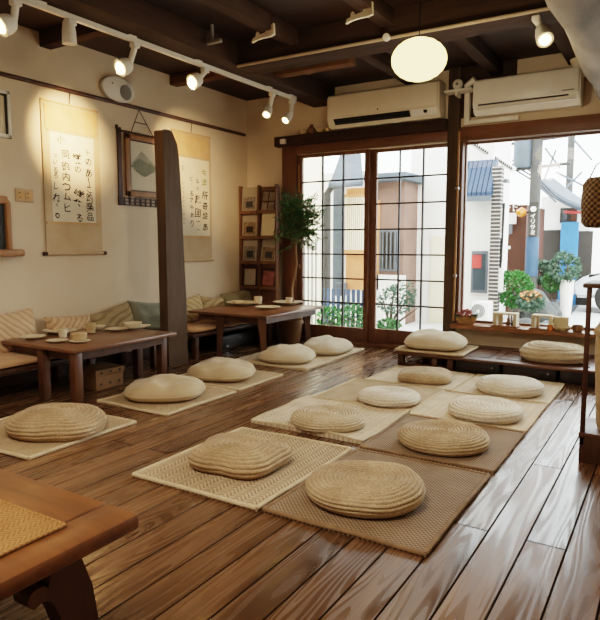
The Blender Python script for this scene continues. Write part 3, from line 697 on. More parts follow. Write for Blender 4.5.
# ================================================================== floor cushions
GZ = 'floor cushions'
def zab_mesh(rx, ry, h, n=2., pitch=.02, amp=.006, seed=0, dimple=0., wob=.03, tip=0., sh=.5, bulge=.42):
    """coiled cushion: one rope spirals over the top and down the side"""
    R = (rx+ry)/2; pr = []
    for i in range(300):
        th = -PI/2+PI*i/299; c_, s_ = max(math.cos(th), 0), math.sin(th)
        if s_ < 0: r_, z = (.74+.26*c_) if c_ > .02 else .74*c_/.02, bulge*h*(1+s_)
        else:
            r_ = c_**sh; z = bulge*h+(1-bulge)*h*s_
            z -= dimple*h*max(0, 1-(r_/.8)**2)**2
        pr.append((r_*R, z))
    cum = [0]
    for i in range(1, 300): cum.append(cum[-1]+math.hypot(pr[i][0]-pr[i-1][0], pr[i][1]-pr[i-1][1]))
    L = cum[-1]; NP, NA = int(min(190, L/pitch*7)), 90; smp = []
    j = 0
    for i in range(NP):
        q = L*i/(NP-1)
        while j < 298 and cum[j+1] < q: j += 1
        f = (q-cum[j])/max(cum[j+1]-cum[j], 1e-9); a, b = pr[j], pr[j+1]
        tx, tz = b[0]-a[0], b[1]-a[1]; l_ = math.hypot(tx, tz) or 1
        smp.append((a[0]+tx*f, a[1]+tz*f, tz/l_, -tx/l_, L-q))
    m = MB()
    def fn(u, v):
        r0, z0, nx, nz, q = smp[int(round(v*(NP-1)))]
        a = 2*PI*u; ca, sa = math.cos(a), math.sin(a)
        k = (abs(ca)**n+abs(sa)**n)**(-1/n)*(1+wob*noise.noise((ca*1.3+seed, sa*1.3, seed*.7)))
        w_ = .35*noise.noise((ca*2, sa*2, q*6+seed))
        rid = abs(math.sin(PI*(q/pitch+u+w_)))**.6-.6
        if q < pitch*.7: rid = .2
        side = 1 if z0 > .002 else 0
        d_ = amp*rid*side
        r_ = (r0+d_*nx)/R
        x, y = rx*r_*k*ca, ry*r_*k*sa; z = z0+d_*nz
        z *= 1+.14*noise.noise((x*3.5+seed, y*3.5, seed))+tip*(x*.7+y*.7)
        return (x, y, max(z, .0))
    R_ = m.grid(fn, NA, NP, True); m.bm.faces.new(R_[0][::-1]); m.bm.faces.new(R_[-1]); return m
def soft_mesh(rx, ry, h, n=3., seed=0, wr=.034, tip=0.):
    m = MB(); NP, NA = 60, 72
    def fn(u, v):
        a = 2*PI*u; ca, sa = math.cos(a), math.sin(a); k = (abs(ca)**n+abs(sa)**n)**(-1/n)
        k *= 1+.05*noise.noise((ca*1.2+seed, sa*1.2, seed))
        th = -PI/2+PI*v; c_, s_ = max(math.cos(th), 0), math.sin(th)
        if v < .5: r_ = c_**.34; zz = .36*h-.36*h*abs(s_)
        else: r_ = c_**.75; zz = .36*h+.64*h*s_
        x, y = rx*r_*k*ca, ry*r_*k*sa
        top = max(0, s_) if v > .5 else 0
        z = zz+wr*top*noise.noise((x*7+seed, y*5, seed))+wr*.9*top*abs(noise.noise((x*3.3-y*4+seed, y*2.5, 4)))
        z *= 1+tip*(y*.8-x*.5)
        return (x, y, max(z, 0))
    R_ = m.grid(fn, NA, NP, True); m.bm.faces.new(R_[0][::-1]); m.bm.faces.new(R_[-1]); return m
def cushion(kind, x, y, z, rx, ry, h, mat, label, rot=0., seam=None, **k):
    m = zab_mesh(rx, ry, h, **k) if kind == 'coil' else soft_mesh(rx, ry, h, **k)
    m.xf(Matrix.Translation((x, y, z)) @ Matrix.Rotation(rot, 4, 'Z'))
    o = link('floor_cushion', m, mat, loc=(x, y, z), smooth=75); tag(o, label, 'cushion', GZ)
    if kind == 'soft':
        n = k.get('n', 3.); sd = k.get('seed', 0); s = MB(); pts = []
        tip = k.get('tip', 0)
        for i in range(73):
            a = 2*PI*i/72; ca, sa = math.cos(a), math.sin(a); kk = (abs(ca)**n+abs(sa)**n)**(-1/n)*(1+.05*noise.noise((ca*1.2+sd, sa*1.2, sd)))
            xx, yy = rx*kk*ca, ry*kk*sa
            pts.append((xx*1.0, yy*1.0, .36*h*(1+tip*(yy*.8-xx*.5))))
        s.tube(pts, .006, 6, False); s.xf(Matrix.Translation((x, y, z)) @ Matrix.Rotation(rot, 4, 'Z')); link('seam', s, mat, o)
    return o
ZM = .0135
cushion('coil', -2.03, 2.66, ZM, .262, .232, .125, M['knit'], 'squarish brown knitted cushion on the front left mat of the grid', .12, n=3.4, pitch=.026, amp=.011, seed=3, dimple=.0, wob=.12, sh=.6)
cushion('coil', -1.235, 2.61, ZM, .29, .275, .115, M['ropeD'], 'largest round coiled straw cushion, nearest the camera on the brown mat', 0, pitch=.021, amp=.010, seed=4, dimple=.16, tip=.3, sh=.42, bulge=.55)
cushion('coil', -1.975, 3.57, ZM, .255, .25, .10, M['rope'], 'round coiled straw cushion on the second row left mat', .3, pitch=.02, amp=.008, seed=5, dimple=.12, sh=.42)
cushion('coil', -1.165, 3.59, ZM, .275, .27, .105, M['ropeD'], 'round tan coiled cushion on the second row right mat', .3, pitch=.02, amp=.009, seed=6, dimple=.1, sh=.42)
cushion('coil', -1.865, 4.37, ZM, .245, .245, .09, M['ropeL'], 'round beige coiled cushion on the third row left mat', 0, pitch=.024, amp=.006, seed=7, dimple=.1, sh=.4)
cushion('coil', -1.11, 4.36, ZM, .265, .265, .10, M['ropeL'], 'round off-white flat cushion on the third row right mat', 0, pitch=.028, amp=.006, seed=8, dimple=.05, sh=.36)
cushion('coil', -1.89, 5.24, ZM, .235, .22, .10, M['ropeD'], 'small squarish tan cushion on the back row left mat', .25, n=3.4, pitch=.025, amp=.004, seed=9, sh=.4)
cushion('coil', -1.13, 5.20, ZM, .275, .275, .11, M['ropeL'], 'round off-white cushion on the back row right mat', 0, pitch=.032, amp=.006, seed=10, sh=.36)
cushion('coil', -3.42, 2.50, ZM, .30, .265, .16, M['knit'], 'lumpy ridged straw cushion on the mat before the left table', .35, n=3., pitch=.028, amp=.011, seed=11, wob=.12, sh=.7)
cushion('soft', -3.49, 3.57, ZM, .32, .29, .15, M['fabric'], 'beige bean-shaped cushion on the mat by the left table end', .5, n=2.6, seed=12, tip=-.2)
cushion('soft', -3.55, 4.38, ZM, .31, .29, .145, M['fabric'], 'beige soft cushion on the mat right of the post', .4, n=2.8, seed=13, tip=.3)
cushion('soft', -3.46, 5.36, ZM, .29, .25, .15, M['fabricL'], 'pale puffy cushion on the mat in front of the far table', .35, n=3., seed=14)
cushion('soft', -3.36, 6.06, ZM, .265, .31, .15, M['fabricL'], 'pale puffy cushion closest to the glazed door', .1, n=3., seed=15)

# ================================================================== platform bench under the window
ZP = .15; fy = 5.78
o = thing('platform_bench', 'low dark wooden platform bench with drawers under the window', 'bench', (-1.3, 6.15, 0))
link('top_board', B(-2.44, -.32, fy, YB-.06, ZP-.03, ZP, bev=.006), M['platw'], o)
for x0, x1 in ((-1.85, -1.48), (-1.42, -1.05), (-.98, -.6)):
    fr = MB(); y0, y1 = fy+.12, YB-.28; f = .025
    fr.box(x0, x1, y0, y0+f, ZP, ZP+.004).box(x0, x1, y1-f, y1, ZP, ZP+.004).box(x0, x0+f, y0, y1, ZP, ZP+.004).box(x1-f, x1, y0, y1, ZP, ZP+.004)
    link('panel_frame', fr, M['benchw'], o)
for x in (-2.36, -2.0, -1.84, -.36):
    for yy in (fy+.06, YB-.13): link('leg', B(x-.03, x+.03, yy-.03, yy+.03, 0, ZP-.03, bev=.004), M['legw'], o)
link('rail', B(-2.36, -1.84, fy+.03, fy+.06, .0, .035), M['legw'], o)
for x0, x1 in ((-1.78, -1.36), (-1.33, -.86), (-.83, -.4)):
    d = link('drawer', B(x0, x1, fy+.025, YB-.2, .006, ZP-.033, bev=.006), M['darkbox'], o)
    xm = (x0+x1)/2
    h_ = MB(); h_.tube([(xm-.1, fy+.03, .06), (xm-.09, fy-.0, .05), (xm+.09, fy-.0, .05), (xm+.1, fy+.03, .06)], .008, 8); link('handle', h_, M['framed'], d)
    k_ = MB(); k_.lathe([(0, -.008), (.009, -.006), (.009, 0), (0, .002)], (x1-.07, fy+.02, .075), 10, 1, 1, 'Y'); link('knob', k_, M['metal'], d)
woven_mat('bench_mat', -2.42, -1.72, fy+.02, YB-.3, ZP+.0045, .014, M['matT'], M['bind'], 'thin tan mat under the pale cushion on the platform bench', 'mat', None, 0, .012, .006, 21)
o = cushion('soft', -2.09, 6.1, ZP+.02, .31, .27, .17, M['fabricL'], 'big pale pillow-like cushion on the left end of the platform bench', .1, n=3.4, seed=16)
cushion('coil', -.94, 6.13, ZP+.005, .30, .265, .15, M['rope'], 'thick beige layered cushion on the right of the platform bench', 0, n=2.6, pitch=.05, amp=.014, seed=17, sh=.5)

# ================================================================== dishes
def dish(name, px, py, zt, r, kind, label, mat='ceram', group='dishes on the left table', sx=1., sy=1., dz=0., inner=None):
    p_ = oZ(px, py, zt+dz); c = (p_.x, p_.y, zt+dz+.001)
    P = {'plate': [(0, 0), (.55, 0), (.6, .06), (.98, .17), (1, .2), (.97, .2), (.6, .1), (.3, .08), (0, .08)],
         'bowl': [(0, 0), (.5, 0), (.55, .06), (.85, .3), (1, .62), (.95, .62), (.78, .3), (.4, .12), (0, .1)],
         'cup': [(0, 0), (.7, 0), (.82, .1), (.98, 1.0), (1, 1.9), (.9, 1.9), (.86, 1.0), (.7, .2), (0, .15)],
         'box': [(0, 0), (.95, 0), (1, .1), (1, .85), (.94, .9), (0, .95)]}[kind]
    m = MB(); m.lathe([(a*r, b*r) for a, b in P], c, 30, sx, sy)
    o = link(name, m, M[mat], loc=c, smooth=40); tag(o, label, {'plate': 'plate', 'bowl': 'bowl', 'cup': 'cup', 'box': 'bowl'}[kind], group); return o, c
dish('plate', 33, 338.5, T1, .105, 'plate', 'cream plate at the left end of the left table', sx=1.1)
dish('plate', 60, 333, T1, .14, 'plate', 'wide cream plate behind the cups on the left table', sx=1.2)
dish('tea_cup', 63, 337.5, T1, .038, 'cup', 'small cream cup left of the brown lidded bowl')
dish('dish', 57, 342, T1, .085, 'plate', 'cream saucer near the front edge of the left table')
dish('saucer', 80, 342.5, T1, .085, 'plate', 'cream saucer beneath the brown lidded bowl')
dish('lidded_bowl', 79, 340, T1, .066, 'box', 'sandy brown lidded bowl on the front saucer', 'ceramB', dz=.008)
dish('mug', 90.5, 333, T1, .048, 'cup', 'tall speckled sandy cup in the middle of the left table', 'ceramB')
dish('tea_bowl', 99, 329.5, T1, .06, 'bowl', 'small cream bowl right of the tall speckled cup')
dish('plate', 117, 330.5, T1, .10, 'plate', 'cream plate on the right half of the left table', sx=1.1)
dish('serving_tray', 137, 328.5, T1, .12, 'plate', 'long cream tray at the right end of the left table', sx=.8, sy=1.3)
dish('dish', 133, 328, T1, .085, 'bowl', 'shallow cream bowl on the long tray at table end', dz=.010)
G2 = 'dishes on the corner table'
dish('serving_tray', 243, 305, T2, .19, 'plate', 'wide cream tray on the left part of the corner table', group=G2, sx=1.1)
dish('tea_bowl', 238, 304.5, T2, .075, 'bowl', 'low cream bowl on the wide tray', group=G2, dz=.015)
dish('tea_cup', 258, 304.5, T2, .052, 'cup', 'taller cream cup in the middle of the corner table', group=G2)
dish('dish', 268, 309, T2, .15, 'plate', 'flat cream dish near the front edge of the corner table', group=G2)
dish('plate', 288, 304.5, T2, .19, 'plate', 'cream plate under the small cup on the corner table', group=G2)
dish('tea_cup', 289, 304, T2, .042, 'cup', 'small cream cup on the right plate of the corner table', group=G2, dz=.016)

# ================================================================== things under tables
p = oZ(108, 400)
o = thing('shoe_box', 'brown cardboard box with stud holes under the right end of left table', 'box', (-4.32, 3.57, 0))
link('body', B(-4.50, -4.14, 3.42, 3.72, .002, .17, bev=.006), M['card'], o)
link('lid', B(-4.51, -4.13, 3.41, 3.73, .12, .178, bev=.006), M['card'], o)
for k in range(3):
    for zz in (.05, .15):
        s = MB(); s.lathe([(0, 0), (.012, .001), (.012, .003), (0, .004)], (-4.139 if zz < .1 else -4.129, 3.47+.1*k, zz), 10, 1, 1, 'X'); link('stud', s, M['black'], o)
o = thing('equipment_box', 'black electronics box with small lights under the corner bench', 'box', (-4.64, 5.85, 0))
link('body', B(-4.84, -4.46, 5.45, 6.2, .002, .17, bev=.01), M['black'], o)
link('front_panel', B(-4.465, -4.45, 5.48, 6.17, .02, .155, bev=.003), M['darkbox'], o)
for yy, zz in ((5.6, .05), (6.08, .04), (5.85, .12)): link('indicator_light', B(-4.452, -4.447, yy-.02, yy+.02, zz-.008, zz+.008), M['metal'], o)

# ================================================================== brochure rack in the corner
RX0, RX1 = -4.93, -4.34; yr = 6.55
o = thing('brochure_rack', 'tall brown wooden brochure rack standing in the corner beside the door', 'rack', (-4.63, 6.55, 0))
rb = MB(); rb.box(RX0, RX1, yr, yr+.02, .0, 1.98)
link('back_board', rb, M['rackw'], o)
for x in (RX0, (RX0+RX1)/2, RX1-.02): link('upright', B(x, x+.02, yr-.07, yr, 0, 2.0, bev=.002), M['rackw'], o)
zs = [oY(258, y_, yr).z for y_ in (213, 238, 263, 288)]
cw = (RX1-RX0-.02)/2-.02
for z in zs:
    for c_ in range(2):
        x0 = RX0+.02+c_*(cw+.02)
        s = MB(); s.box(x0, x0+cw, yr-.07, yr, z-.012, z).box(x0, x0+cw, yr-.07, yr-.062, z, z+.03)
        link('shelf', s, M['rackw'], o)
specs = [  # col, row, w, h, tilt, mat, label, inner
 (0, 0, 0.240, 0.333, .1, 'cardw', 'grey landscape photo card in the top left rack pocket', 'brochA'),
 (1, 0, 0.216, 0.281, .16, 'framed', 'dark four-pane photo frame tilted in the top right rack pocket', 'brochA'),
 (0, 1, 0.240, 0.333, .1, 'cardw', 'photo card with boat picture in the second left rack pocket', 'brochB'),
 (1, 1, 0.204, 0.354, .05, 'brochC', 'plain cream booklet in the second right rack pocket', None),
 (0, 2, 0.228, 0.354, .12, 'cardw', 'grey photo brochure in the third left rack pocket', 'brochA'),
 (1, 2, 0.240, 0.333, .16, 'cardw', 'fanned photo brochures in the third right rack pocket', 'brochB'),
 (0, 3, 0.228, 0.291, .1, 'framed', 'small dark framed photo in the bottom left rack pocket', 'cardw'),
 (1, 3, 0.228, 0.270, .12, 'framed', 'small dark frame with pink card in the bottom right rack pocket', 'pinkd')]
for c_, r_, w_, h_, tl, mt, lab, inn in specs:
    x = RX0+.02+c_*(cw+.02)+cw/2; z = zs[r_]+.001
    m = MB(); m.box(-w_/2, w_/2, -.006, .006, 0, h_, .002)
    T = Matrix.Translation((x, yr-.05, z)) @ Matrix.Rotation(-tl, 4, 'X') @ Matrix.Rotation(.05 if c_ else -.02, 4, 'Y')
    m.xf(T); q_ = link('brochure', m, M[mt], loc=(x, yr-.05, z)); tag(q_, lab, 'brochure', 'brochures in the corner rack')
    if inn and r_ == 0 and c_ == 1:
        for a_ in (0, 1):
            for b_ in (0, 1):
                n_ = MB(); n_.box(-w_/2+.015+a_*w_*.47, -.008+a_*w_*.47, -.008, -.005, .015+b_*h_*.48, h_*.46+b_*h_*.48); n_.xf(T); link('photo', n_, M['brochA'], q_)
    elif inn:
        n_ = MB(); n_.box(-w_/2+.025, w_/2-.025, -.008, -.005, .04, h_*.62 if mt != 'framed' else h_-.04); n_.xf(T); link('photo', n_, M[inn], q_)
        if mt != 'framed':
            k_ = MB(); k_.box(-w_*.2, w_*.25, -.0095, -.0075, .07, h_*.45, 0); k_.xf(T); link('picture', k_, M['darkbox' if r_ == 1 else 'slate'], q_)

# ================================================================== potted plant
px_, py_ = -4.12, 6.47
o = thing('potted_tree', 'slim potted indoor tree with feathery green crown beside the glazed door', 'plant', (px_, py_, 0))
m = MB(); m.lathe([(0, 0), (.10, 0), (.12, .02), (.155, .30), (.17, .31), (.17, .345), (.15, .345), (.145, .31), (0, .30)], (px_, py_, 0), 30)
link('pot', m, M['terra'], o)
tr = MB(); base = Vector((px_, py_, .3)); topp = oY(297, 245, 6.45)
pts = [base.lerp(topp, k/10)+Vector((.02*math.sin(k*1.1), 0, 0)) for k in range(11)]
tr.tube(pts, [.02-.0006*k for k in range(11)], 8)
tr.tube([pts[7], pts[7]+Vector((.07, -.04, .04)), pts[7]+Vector((.09, -.06, -.01))], .007, 6)
link('trunk', tr, M['bark'], o)
fl = MB(); cc = oY(301, 217, 6.38); rr = random.Random(5)
def leafq(mb, p_, d, L, wd):
    d = d.normalized(); s_ = d.cross(Vector((rr.uniform(-1, 1), rr.uniform(-1, 1), rr.uniform(-1, 1)))).normalized()*wd
    vs = [mb.bm.verts.new(v) for v in (p_, p_+d*L*.5+s_, p_+d*L, p_+d*L*.5-s_)]; mb.bm.faces.new(vs)
br_ = MB()
for k in range(260):
    a = rr.uniform(0, 2*PI); e_ = rr.uniform(-.7, 1.0); d = Vector((math.cos(a)*1.15, math.sin(a)*.75, e_*1.1))
    Lb = rr.uniform(.14, .3); st = cc+Vector((rr.uniform(-.09, .09), rr.uniform(-.1, .03), rr.uniform(-.28, .16)))
    en = st+d*Lb*.85
    en.y = min(en.y, YB-.07); en.z -= .02
    br_.tube([st, st.lerp(en, .6)+Vector((0, 0, .015)), en], [.004, .0025, .001], 5)
    for j in range(26):
        p_ = st.lerp(en, rr.uniform(.15, 1.05)); dd = (d+Vector((rr.uniform(-1.2, 1.2), rr.uniform(-1.2, 1.2), rr.uniform(-1, .8)))).normalized()
        p_.y = min(p_.y, YB-.1)
        leafq(fl, p_, dd, rr.uniform(.03, .06), .0055)
link('foliage', fl, M['leaf'], o, smooth=0); link('branches', br_, M['bark'], o)

# ================================================================== bamboo pole on the post
bx = oY(456.5, 200, YB-.09).x
m = MB(); m.tube([(bx, YB-.085, .4), (bx+.005, YB-.085, 1.4), (bx+.01, YB-.085, 2.45)], .012, 10)
for zz in (.9, 1.4, 1.9): m.tube([(bx+.003, YB-.085, zz-.008), (bx+.003, YB-.085, zz+.008)], .015, 10)
o = link('cane_pole', m, M['bamboo'], loc=(bx, YB-.085, .4)); tag(o, 'thin bamboo cane fixed upright on the post between door and window', 'pole')
for zz in (.9, 1.85): link('clip', B(bx-.018, bx+.02, YB-.1, YB-.06, zz-.012, zz+.012, bev=.003), M['metal'], o)

# ================================================================== air conditioners
def air_con(x0, x1, z0, z1, label, mat, tall, y1=YB):
    dp = .25; y0 = y1-dp
    o = thing('air_conditioner', label, 'air conditioner', ((x0+x1)/2, y1-dp/2, z0), 'wall air conditioners')
    h = z1-z0
    prof = [(y1-.002, z0+.01), (y1-.002, z1), (y0+.05, z1), (y0+.015, z1-.015), (y0, z1-.05), (y0, z0+h*.3), (y0+.01, z0+h*.22), (y0+.06, z0+.03), (y0+.09, z0)]
    m = MB(); m.prism(prof, 'X', x0, x1); bmesh.ops.bevel(m.bm, geom=[e for e in m.bm.edges if abs(e.verts[0].co.x-e.verts[1].co.x) < 1e-6], offset=.012, segments=3, affect='EDGES')
    link('body', m, mat, o, smooth=40)
    link('front_panel', B(x0+.015, x1-.015, y0-.012, y0+.002, z0+h*.3, z1-.03, bev=.006), mat, o)
    if tall:
        T_ = lambda t: (y0+.008+(.055)*t, z0+h*.245-(h*.245-.035)*t)
        a_, b_ = T_(.0), T_(1.)
        v = MB(); v.prism([(a_[0]-.012, a_[1]), (a_[0]+.01, a_[1]), (b_[0]+.01, b_[1]), (b_[0]-.012, b_[1])], 'X', x0+.09, x1-.33); link('air_outlet', v, M['black'], o)
        for t in (.25, .6):
            c_ = T_(t); l = MB(); l.prism([(c_[0]-.02, c_[1]-.004), (c_[0]-.018, c_[1]+.004), (c_[0]+.005, c_[1]+.0), (c_[0]+.004, c_[1]-.006)], 'X', x0+.1, x1-.34); link('louver', l, M['darkbox'], o)
        v = MB(); v.prism([(a_[0]-.016, a_[1]), (a_[0]+.01, a_[1]), (b_[0]+.01, b_[1]), (b_[0]-.016, b_[1])], 'X', x1-.31, x1-.02); dpn = link('display_panel', v, M['acw2'], o)
        c_ = T_(.4); k_ = MB(); k_.lathe([(0, -.012), (.02, -.012), (.022, 0), (0, .002)], (x1-.15, c_[0]-.015, c_[1]), 16, 1, 1, 'Y'); link('sensor', k_, M['black'], dpn)
        k_ = MB(); k_.lathe([(0, -.006), (.008, -.006), (.008, 0), (0, .002)], ((x0+x1)/2-.02, y0-.011, z0+h*.3+.03), 12, 1, 1, 'Y'); link('emblem', k_, M['black'], o)
    else:
        link('air_outlet', B(x0+.06, x1-.1, y0-.009, y0+.01, z0+h*.235, z0+h*.27), M['darkbox'], o)
        link('flap', B(x0+.04, x1-.04, y0+.001, y0+.045, z0+h*.13, z0+h*.17, bev=.004), mat, o)
        link('emblem', B(x1-.16, x1-.05, y0-.0145, y0-.011, z0+h*.36, z0+h*.39), M['grey'], o)
    return o
air_con(-3.6, -2.24, 2.605, 2.985, 'cream air conditioner above the glazed doors with open black outlet', M['acw'], True)
o2 = air_con(-1.88, -.86, 2.575, 2.93, 'white air conditioner above the right window, outlet closed', M['acw2'], False)
# duct of the right unit
m = MB(); xx = oY(467.5, 100, YB-.05).x
m.box(xx-.03, xx+.03, YB-.075, YB-.002, 2.53, 2.9, .012).box(xx-.03, -1.45, YB-.075, YB-.052, 2.515, 2.56, .01)
tag(link('pipe_cover', m, M['acw2'], loc=(xx, YB-.04, 2.53)), 'white pipe cover running down beside the right air conditioner', 'pipe cover')
# little white bracket shelf with round detector
p = oY(463, 90, YB-.16)
o = tag(link('bracket_shelf', B(-2.2, -1.9, YB-.22, YB-.062, p.z-.015, p.z+.005, bev=.004), M['white'], loc=(p.x, YB-.15, p.z)), 'small white bracket shelf on the post between the air conditioners', 'shelf')
link('bracket', B(-2.08, -2.06, YB-.2, YB-.062, p.z-.06, p.z-.015), M['white'], o)
o = thing('security_camera', 'small round white camera on the bracket shelf between air conditioners', 'camera', (p.x-.06, YB-.15, p.z+.005))
m = MB(); m.lathe([(0, -.035), (.035, -.032), (.055, -.01), (.055, .02), (.03, .04), (0, .042)], (p.x-.06, YB-.15, p.z+.066), 20, 1, 1, 'Y'); link('head', m, M['acw2'], o)
m = MB(); m.lathe([(0, 0), (.04, 0), (.03, .008), (.012, .012), (.012, .02), (0, .02)], (p.x-.06, YB-.15, p.z+.006), 14); link('base', m, M['acw2'], o)
m = MB(); m.lathe([(0, -.041), (.016, -.041), (.018, -.03), (0, -.03)], (p.x-.06, YB-.15, p.z+.066), 14, 1, 1, 'Y'); link('lens', m, M['grey'], o)
m = MB(); m.tube([(p.x+.03, YB-.16, p.z+.03), (p.x+.13, YB-.18, p.z+.09)], [.03, .034], 12)
o = tag(link('sensor_box', m, M['acw2'], loc=(p.x+.08, YB-.17, p.z+.03)), 'white tube-shaped sensor beside the round white camera', 'sensor')
link('mount', B(p.x+.02, p.x+.06, YB-.18, YB-.14, p.z+.005, p.z+.03, bev=.004), M['acw2'], o)
# bowls on the lintel beam
GB = 'pottery on the door beam'
def lint(px, r, kind, label, z=2.6, mat='ceramB', y=YB-.075):
    p_ = oY(px, 135, y); P = {'b': [(0, 0), (.4, 0), (.8, .35), (1, .75), (.94, .75), (.7, .3), (0, .12)], 'v': [(0, 0), (.6, 0), (.95, .6), (.9, 1.2), (.4, 1.7), (.45, 2.1), (.35, 2.1), (.3, 1.7), (0, 1.6)]}[kind]
    c = (p_.x, y, z+.001); m = MB(); m.lathe([(a_*r, b_*r) for a_, b_ in P], c, 24)
    tag(link('bowl' if kind == 'b' else 'vase', m, M[mat], loc=c), label, 'bowl' if kind == 'b' else 'vase', GB)
lint(303.5, .065, 'b', 'leftmost shallow pottery bowl on the beam above the door')
lint(311.5, .05, 'v', 'little dark vase between two bowls on the door beam', mat='terra')
lint(320, .062, 'b', 'pottery bowl just right of the little vase on the door beam')
lint(328.5, .05, 'b', 'pottery bowl on the door beam tucked beside the cream air conditioner')
# white junction box on the beam over the door
p = oY(293, 141, YB-.05)
tag(link('junction_box', B(-4.33, -4.26, YB-.15, YB-.101, 2.5, 2.56, bev=.006), M['acw2'], loc=(-4.3, YB-.12, 2.5)), 'small white junction box at the left end of the door beam', 'junction box')
# wall shade right, above the right unit
p = oY(583, 66, YB-.12)
o = thing('wall_lamp', 'cream cone wall lamp above the right end of the window', 'lamp', (p.x, YB-.01, p.z))
m = MB(); m.lathe([(.02, -.11), (.05, -.1), (.13, .09), (.125, .09), (.045, -.09), (.02, -.1)], (p.x, YB-.15, p.z), 24); link('shade', m, M['acw'], o)
m = MB(); m.tube([(p.x, YB-.15, p.z-.05), (p.x, YB-.06, p.z-.04), (p.x, YB-.002, p.z-.04)], .014, 8); link('arm', m, M['acw'], o)

# ================================================================== pendant lantern
p = oY(419, 60, 4.2)
o = thing('pendant_lantern', 'glowing oval paper pendant lantern hanging before the cream air conditioner', 'lamp', p)
m = MB(); m.lathe([(.192*math.cos(-PI/2+PI*k/24)**1.0 if 0 < k < 24 else .03, (.142*math.sin(-PI/2+PI*k/24))+.003*(k % 2)) for k in range(25)], p, 40)
link('paper_shade', m, M['lamp'], o, smooth=80)
m = MB(); m.tube([p+Vector((0, 0, .14)), Vector((p.x, p.y, ZC-.02))], .004, 6); link('cord', m, M['black'], o)
m = MB(); m.lathe([(0, 0), (.04, 0), (.045, -.03), (.012, -.04), (0, -.04)], (p.x, p.y, ZC-.001), 16); link('ceiling_rose', m, M['white'], o)
m = MB(); m.lathe([(0, .138), (.04, .138), (.035, .152), (.012, .16), (0, .16)], p, 16); link('cap', m, M['black'], o)
LANT = p.copy()

# ================================================================== track lights
A_ = oZ(27, 1, 2.895); B_ = oZ(292, 98, 2.895)
o = thing('lighting_track', 'long white lighting track along the ceiling beam above the left wall', 'track', (A_+B_)/2)
A0 = A_+(A_-B_)*.35
m = MB(); d = (B_-A_).normalized(); sd = Vector((-d.y, d.x, 0))*.017
q8 = []
for P_ in (A0, B_): q8.append([m.bm.verts.new(P_+s_+Vector((0, 0, z_))) for s_, z_ in ((-sd, -.018), (sd, -.018), (sd, .018), (-sd, .018))])
for k in range(4): m.bm.faces.new((q8[0][k], q8[0][(k+1) % 4], q8[1][(k+1) % 4], q8[1][k]))
m.bm.faces.new(q8[0]); m.bm.faces.new(q8[1][::-1]); link('rail', m, M['white'], o)
for t in (.03, .28, .52, .86, .99):
    q_ = A_.lerp(B_, t); link('clip', B(q_.x-.03, q_.x+.03, q_.y-.04, q_.y+.04, 2.912, 2.93, bev=.006), M['white'], o)
link('end_cap', B(B_.x-.035, B_.x+.035, B_.y-.03, B_.y+.05, 2.865, 2.918, bev=.008), M['white'], o)
lights = []
def on_track(px, py): # nearest track point seen at this picture place
    best = min((A0.lerp(B_, k/400) for k in range(401)), key=lambda P_: abs(_proj(P_)[0]-px)); return best
def _proj(P_):
    v = (P_.x, P_.y, P_.z-H); w_ = sum(v[i]*_FW[i] for i in range(3))
    return CXP+F*sum(v[i]*_R[i] for i in range(3))/w_, CYP-F*sum(v[i]*_U[i] for i in range(3))/w_
def spot(mount, head, aim, label, lit=True, rad=.05, L=.13, power=30, face=None, name='track_spotlight', zdrop=.03, group='track spotlights'):
    o = thing(name, label, 'spotlight', mount, group)
    m = MB(); m.box(mount.x-.028, mount.x+.028, mount.y-.035, mount.y+.035, mount.z-zdrop-.03, mount.z-zdrop+.012, .008); link('adapter', m, M['white'], o)
    la = (aim-head).normalized(); dr = (face or la).normalized(); hb_ = head-dr*L*.5; hf = head+dr*L*.5
    m = MB(); m.tube([mount+Vector((0, 0, -zdrop-.02)), hb_+Vector((0, 0, .0))], .024 if lit else .012, 10); link('stem', m, M['white'], o)
    m = MB(); n_ = 8
    m.tube([hb_-dr*.012, hb_, hb_+dr*.02, head, hf, hf-dr*.006, hf-dr*.02], [rad*.35, rad*.55, rad*.8, rad*.95, rad, rad*.86, rad*.8], 20); link('lamp_head', m, M['white'], o, smooth=50)
    if lit:
        m = MB(); m.tube([hf-dr*.01, hf+dr*.004], [rad*.7, rad*.66], 18); link('lamp_face', m, M['bulb'], o)
        ld = bpy.data.lights.new('spot', 'SPOT'); ld.energy = power; ld.color = (1, .66, .36); ld.spot_size = .85; ld.spot_blend = 1.; ld.shadow_soft_size = .04
        lo = bpy.data.objects.new('spot_light', ld); C.objects.link(lo); lo.location = hf+dr*.03; lo.rotation_euler = la.to_track_quat('-Z', 'Y').to_euler()
    return o
def sp(px0, hx, hy, aim, label, lit=True, off=.0, **k):
    mt = on_track(px0, 0); # head lies in the vertical plane a little to the wall side
    hd = oX(hx, hy, mt.x-off); spot(mt, hd, aim, label, lit, **k)
sp(16, 7, 24, Vector((XL, 2.3, 1.8)), 'lit white spotlight at the top left corner of the picture', off=.06, power=110, face=Vector((-.08, -.85, -.5)), rad=.07, L=.11)
sp(70, 69, 32, Vector((-4.0, 3.2, .5)), 'unlit white cylinder spotlight, second on the track from left', lit=False, rad=.052, L=.17, off=.02)
sp(135, 125, 66, Vector((XL, 3.95, 2.3)), 'lit spotlight on the track above the round wall speaker', off=.06, power=360, face=Vector((-.08, -.85, -.5)), rad=.07, L=.11)
sp(205, 196, 80, Vector((XL, 5.8, 2.25)), 'lit spotlight aimed at the wall above the wooden post', off=.06, power=360, face=Vector((-.08, -.85, -.5)), rad=.07, L=.11)
sp(272, 268, 111, Vector((-4.4, 5.9, .5)), 'lit spotlight second from the far end of the track', off=.02, power=30, face=Vector((.12, -.65, -.75)))
sp(293, 288, 117, Vector((-4.1, 5.6, .45)), 'lit spotlight at the far end of the track', off=.0, power=30, face=Vector((-.12, -.7, -.7)))
